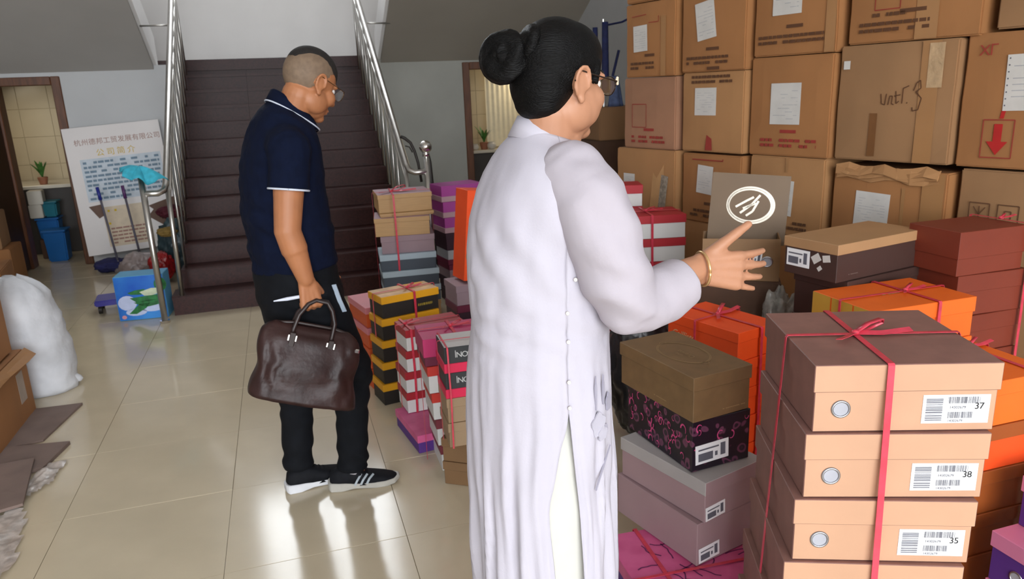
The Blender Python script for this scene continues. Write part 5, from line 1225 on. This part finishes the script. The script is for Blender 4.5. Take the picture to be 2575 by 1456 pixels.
wsh2 = S(.03, 1.53, 1.28); wel2 = S(.04, 1.60, 1.06); wwr2 = S(.06, 1.60, .84); add_cap(bm, wsh2, .050, wel2, .040, 16); add_cap(bm, wel2, .038, wwr2, .027, 16); hand_parts(bm, wwr2, Vector((.1, 0, -1)), Vector((1, -.2, .1)), .165, (.3, .4, .3))
for y in (-.065, .065):
    hp = S(.05 - y * math.sin(PW), 1.43 + y, .86); an = S(.05 - y * math.sin(PW), 1.43 + y, .08); add_cap(bm, hp, .062, hp.lerp(an, .48), .055, 14); add_cap(bm, hp.lerp(an, .48), .05, an, .034, 14); add_cap(bm, an, .033, an + Vector((.10, .02, -.045)), .024, 12)
mesh_obj('body', bm_of(remesh(bm, .0038, 3, .5)), M_skin2, wom, smooth=True)
head_extras(wom, TW, ws_, mat('dark bronze frame', (46, 34, 26), .3, .5), lens_mat('tan lens', (150, 120, 80), .45))
bm = bmesh.new()
for k in range(4): add_ell(bm, TW @ Vector((.108 * ws_, (-.062 - .0005 * k) * ws_, (.012 - .004 * k) * ws_)), [.0028] * 3, n=8)
for k in range(3): add_ell(bm, TW @ Vector(((.103 + .004 * k) * ws_, -.066 * ws_ + .004 * k, .008 * ws_)), [.0028] * 3, n=8)
mesh_obj('frame_beads', bm, mat('pale bead', (226, 206, 176), .25), wom, smooth=True)
hb = hair_shell('hair', [((-.014, 0, .034), (.100, .0815, .094)), ((-.048, 0, -.010), (.068, .072, .075)), ((.010, 0, .050), (.082, .078, .074)), ((-.052, 0, -.050), (.052, .058, .040))], TW, ws_, M_hair, .0045, 4,
    caps=(((.040, -.066, .035), .013, (.042, -.070, -.004), .005), ((.040, .066, .035), .013, (.042, .070, -.004), .005), ((-.01, -.068, .040), .016, (.04, -.064, .035), .013), ((-.01, .068, .040), .016, (.04, .064, .035), .013)))
hb.parent = wom
bc = S(.003, 1.390, 1.556)
bm = bmesh.new(); AX = Vector((-.45, -.8, .25)).normalized(); u, v = frame_of(AX)
for k in range(18):
    a, b = 2 * math.pi * k / 18, 2 * math.pi * (k + 1) / 18
    add_cap(bm, bc + (u * math.cos(a) + v * math.sin(a)) * .026, .0235, bc + (u * math.cos(b) + v * math.sin(b)) * .026, .0235, 12)
add_ell(bm, bc, (.029, .029, .029))
me = bm_of(remesh(bm, .003, 2)); 
for q in me.verts:
    d = q.co - bc; a = math.atan2(d.dot(v), d.dot(u)); q.co += q.normal * .0016 * math.sin(a * 3 + d.dot(AX) * 260)
mesh_obj('bun', me, M_hair, wom, smooth=True)
bm = bmesh.new(); tc_ = S(.046, 1.385, 1.578)
for k in range(14):
    a = 2 * math.pi * k / 14; b = 2 * math.pi * (k + 1) / 14; u2, v2 = frame_of((bc - TW.translation).normalized())
    add_cap(bm, tc_ + (u2 * math.cos(a) + v2 * math.sin(a)) * .021 * 1.1, .0125, tc_ + (u2 * math.cos(b) + v2 * math.sin(b)) * .021 * 1.1, .0125, 10)
add_ell(bm, tc_, (.024, .024, .022)); mesh_obj('hair_twist', bm_of(remesh(bm, .003, 1)), M_hair, wom, smooth=True)
# dress
M_dress = mat('white lavender crepe', (187, 182, 192), .85, var=.02, vs=8, bump=.06, bs=220, spec=.2); M_under = mat('white trouser silk', (198, 196, 188), .6, var=.02)
M_sleeve = mat('sheer white crepe', (179, 171, 179), .85, spec=.2, var=.02, vs=8, bump=.05, bs=220)
def wr_(z, b, f, al, zf=None, n=96, p=2.0, dy=0.):
    zf = z if zf is None else zf; ext = (f - b) / 2; c = (f + b) / 2
    af = math.sqrt(max(.018 ** 2, ext ** 2 - (al * math.sin(PW)) ** 2)) / math.cos(PW)
    return vring(S(c, WD + dy, (z + zf) / 2), Vector((math.cos(PW) * af, math.sin(PW) * af, (zf - z) / 2)), Vector((-math.sin(PW), math.cos(PW), 0)) * al, n, p)
prof = [(1.438, .024, .132, .056, 1.395), (1.418, .008, .140, .075, 1.388), (1.398, -.012, .148, .105, 1.378), (1.374, -.030, .158, .138, 1.362), (1.345, -.048, .168, .155, 1.340), (1.31, -.064, .176, .160, None), (1.26, -.078, .184, .158, None), (1.20, -.086, .190, .152, None), (1.14, -.088, .190, .148, None), (1.06, -.086, .194, .145, None), (1.00, -.092, .192, .152, None), (.93, -.099, .194, .160, None), (.86, -.103, .195, .165, None), (.78, -.106, .196, .168, None), (.68, -.106, .198, .170, None), (.56, -.107, .200, .172, None), (.44, -.108, .200, .174, None), (.30, -.109, .201, .176, None), (.13, -.110, .202, .178, None)]
# refine vertically
pr2 = []
for a, b in zip(prof, prof[1:]):
    m_ = 4 if a[0] < 1.3 else 2
    for k in range(m_):
        f = k / m_; za, zb = (a[4] or a[0]), (b[4] or b[0]); pr2.append((a[0] + (b[0] - a[0]) * f, a[1] + (b[1] - a[1]) * f, a[2] + (b[2] - a[2]) * f, a[3] + (b[3] - a[3]) * f, za + (zb - za) * f))
pr2.append((.13, -.110, .202, .178, .13))
NN = 144
SEAM = -R(93)
def dress_pt(row, a):
    z, b, f, al, zf = row; ext = (f - b) / 2
    af = math.sqrt(max(.018 ** 2, ext ** 2 - (al * math.sin(PW)) ** 2)) / math.cos(PW)
    c = S((f + b) / 2, WD, (z + zf) / 2)
    p = c + Vector((math.cos(PW) * af, math.sin(PW) * af, (zf - z) / 2)) * math.cos(a) + Vector((-math.sin(PW), math.cos(PW), 0)) * al * math.sin(a)
    d = p - c; d.z = 0; d.normalize(); return p, d
bm = bmesh.new(); rows = []
for row in pr2:
    z = row[0]; dz = max(0, .915 - z); gl_b = min(.30, dz * 1.5) + .0; gl_f = min(.13, dz * .6); out = []
    if dz > .25: gl_b -= min(.12, (dz - .25) * .4)
    a0 = SEAM + gl_f; a1 = SEAM + 2 * math.pi - gl_b
    for i in range(NN + 1):
        a = a0 + (a1 - a0) * i / NN; an = math.atan2(math.sin(a), math.cos(a)); p, d = dress_pt(row, a)
        lo = max(0, min(1, (1.04 - z) / .45)); q = Vector((math.cos(a), math.sin(a), 0))
        w1 = fbm(q * 2.2 + Vector((0, 0, z * 1.1)), 1.0, 3)
        p = p + d * (lo * (.0065 * math.sin(17 * a + 1.5 * math.sin(z * 4) + 5 * w1) + .0045 * math.sin(31 * a + z * 4 + 4 * w1)) + .004 * fbm(q * 1.5 + Vector((0, 0, z * 4)), 1.6, 7) * (z < 1.38) + .0045 * math.exp(-((z - 1.07) / .08) ** 2) * math.sin(z * 120 + a * 6) * (an < -.8) + .0035 * math.exp(-((z - 1.22) / .10) ** 2) * math.sin(z * 60 + a * 10) * (an < -1.6))
        out.append(bm.verts.new(p))
    rows.append(out)
for a, b in zip(rows, rows[1:]):
    for i in range(NN): bm.faces.new((a[i], b[i], b[i + 1], a[i + 1]))
bmesh.ops.recalc_face_normals(bm, faces=bm.faces[:])
o = mesh_obj('dress', bm, M_dress, wom, smooth=True); md = o.modifiers.new('s', 'SOLIDIFY'); md.thickness = .0025
# white trousers under the dress
bm = bmesh.new(); add_rings(bm, [wr_(z, b + .014, f - .014, al - .012, None, 48) for z, b, f, al in ((.98, -.09, .195, .150), (.80, -.104, .196, .166), (.5, -.106, .200, .172), (.2, -.10, .196, .172), (.03, -.095, .19, .17))])
mesh_obj('under_trousers', bm, M_under, wom, smooth=True)
# sleeve
bm = bmesh.new()
path = [(S(.112, 1.335, 1.350), .062), (S(.146, 1.300, 1.305), .0665), (S(.166, 1.295, 1.235), .068), (S(.188, 1.300, 1.165), .067), (S(.212, 1.318, 1.116), .064), (S(.245, 1.340, 1.106), .060), (S(.285, 1.368, 1.110), .057), (S(.322, 1.392, 1.122), .052)]
for (a, ra), (b, rb) in zip(path, path[1:]): add_cap(bm, a, ra, b, rb, 22)
me = bm_of(remesh(bm, .005, 6, .5))
cd = (path[-1][0] - path[-2][0]).normalized()
bmesh.ops.bisect_plane(me, geom=me.verts[:] + me.edges[:] + me.faces[:], plane_co=path[-1][0] + cd * .012, plane_no=cd, clear_outer=True)
for q in me.verts:
    p = q.co; q.co += q.normal * (.004 * fbm(p, 9, 5) + .0035 * math.sin(p.z * 70 + p.x * 40 + 3 * fbm(p, 5, 1)) * math.exp(-((p.x - (.20 - WS)) / .09) ** 2))
o = mesh_obj('sleeve', me, M_sleeve, wom, smooth=True); md = o.modifiers.new('s', 'SOLIDIFY'); md.thickness = .002; md.offset = -1
bm = bmesh.new()
path2 = [(S(.03, 1.52, 1.305), .056), (S(.03, 1.555, 1.26), .060), (S(.04, 1.60, 1.08), .054), (S(.05, 1.60, .98), .048)]
for (a, ra), (b, rb) in zip(path2, path2[1:]): add_cap(bm, a, ra, b, rb, 18)
mesh_obj('sleeve', bm_of(remesh(bm, .008, 4)), M_sleeve, wom, smooth=True)
# collar, buttons, embroidery, bracelet
bm = bmesh.new(); add_rings(bm, [wr_(1.448, .032, .118, .050, 1.385, 48), wr_(1.450, .024, .126, .055, 1.383, 48), wr_(1.415, .006, .140, .066, 1.375, 48)], True, False)
# open at the front right
dl = [f for f in bm.faces if -1.35 < math.atan2(f.calc_center_median().y - 0, f.calc_center_median().x - (.075 - WS)) < -.75]
bmesh.ops.delete(bm, geom=dl, context='FACES')
o = mesh_obj('collar', bm, M_dress, wom, smooth=True); md = o.modifiers.new('s', 'SOLIDIFY'); md.thickness = .003
M_pearl = mat('pearl button', (232, 226, 220), .2)
def on_dress(z, off, out=.003):
    p, d = dress_pt(min(pr2, key=lambda q: abs(q[0] - z)), SEAM + off); p = p + d * out; p.z = z; return p, d
for z in (1.165, 1.103, 1.048, .972, .922):
    p, d = on_dress(z, .0 if z < 1.15 else .12, .003); bm = bmesh.new(); add_ell(bm, p, (.004, .004, .004), n=12); mesh_obj('button', bm, M_pearl, wom, smooth=True)
M_emb = mat('pale grey embroidery', (182, 178, 190), .85); M_emb2 = mat('darker grey embroidery', (164, 160, 174), .85)
def patch(name, z, off, rx, rz, m, rot=0., out=.0065):
    p, d = on_dress(z, off, out); tn = (dress_pt(min(pr2, key=lambda q: abs(q[0] - z)), SEAM + off + .05)[0] - dress_pt(min(pr2, key=lambda q: abs(q[0] - z)), SEAM + off - .05)[0]).normalized(); bm = bmesh.new(); n = 20; r1 = []; r0 = []
    for k in range(n):
        a = 2 * math.pi * k / n; x = rx * math.cos(a) * (1 + .12 * math.sin(a * 5)); y = rz * math.sin(a) * (1 + .12 * math.sin(a * 5))
        xx, yy = x * math.cos(rot) - y * math.sin(rot), x * math.sin(rot) + y * math.cos(rot)
        r1.append(p + tn * xx + Vector((0, 0, yy))); r0.append(r1[-1] - d * .003)
    add_rings(bm, [r0, r1]); mesh_obj(name, bm, m, wom)
patch('flower_applique', .872, .44, .020, .024, M_emb); patch('flower_applique', .850, .52, .015, .014, M_emb); patch('flower_applique', .905, .70, .012, .018, M_emb2); patch('stem_applique', .935, .40, .003, .034, M_emb2); patch('stem_applique', .935, .56, .003, .030, M_emb2); patch('leaf_applique', .858, .60, .006, .010, M_emb2, .5); patch('stem_applique', .775, .50, .002, .045, M_emb2, -.6)
M_gold2 = mat('pale gold', (226, 184, 130), .25, .7)
bm = bmesh.new(); d = HX; u, v = frame_of(d)
bpts = [wwr + d * .012 + (u * math.cos(x) * .033 + v * math.sin(x) * .033) + d * .006 * math.sin(x) for x in [2 * math.pi * i / 28 for i in range(29)]]
mesh_obj('bracelet', tube_bm(bpts, .0032, 8), M_gold2, wom, smooth=True)
for y in (-.065, .065):
    q = shoe((S(.05 - y * math.sin(PW), 1.43 + y, 0)) + Vector((-.06, -.02, 0)), R(15), .235, M_soleg, False, wom)
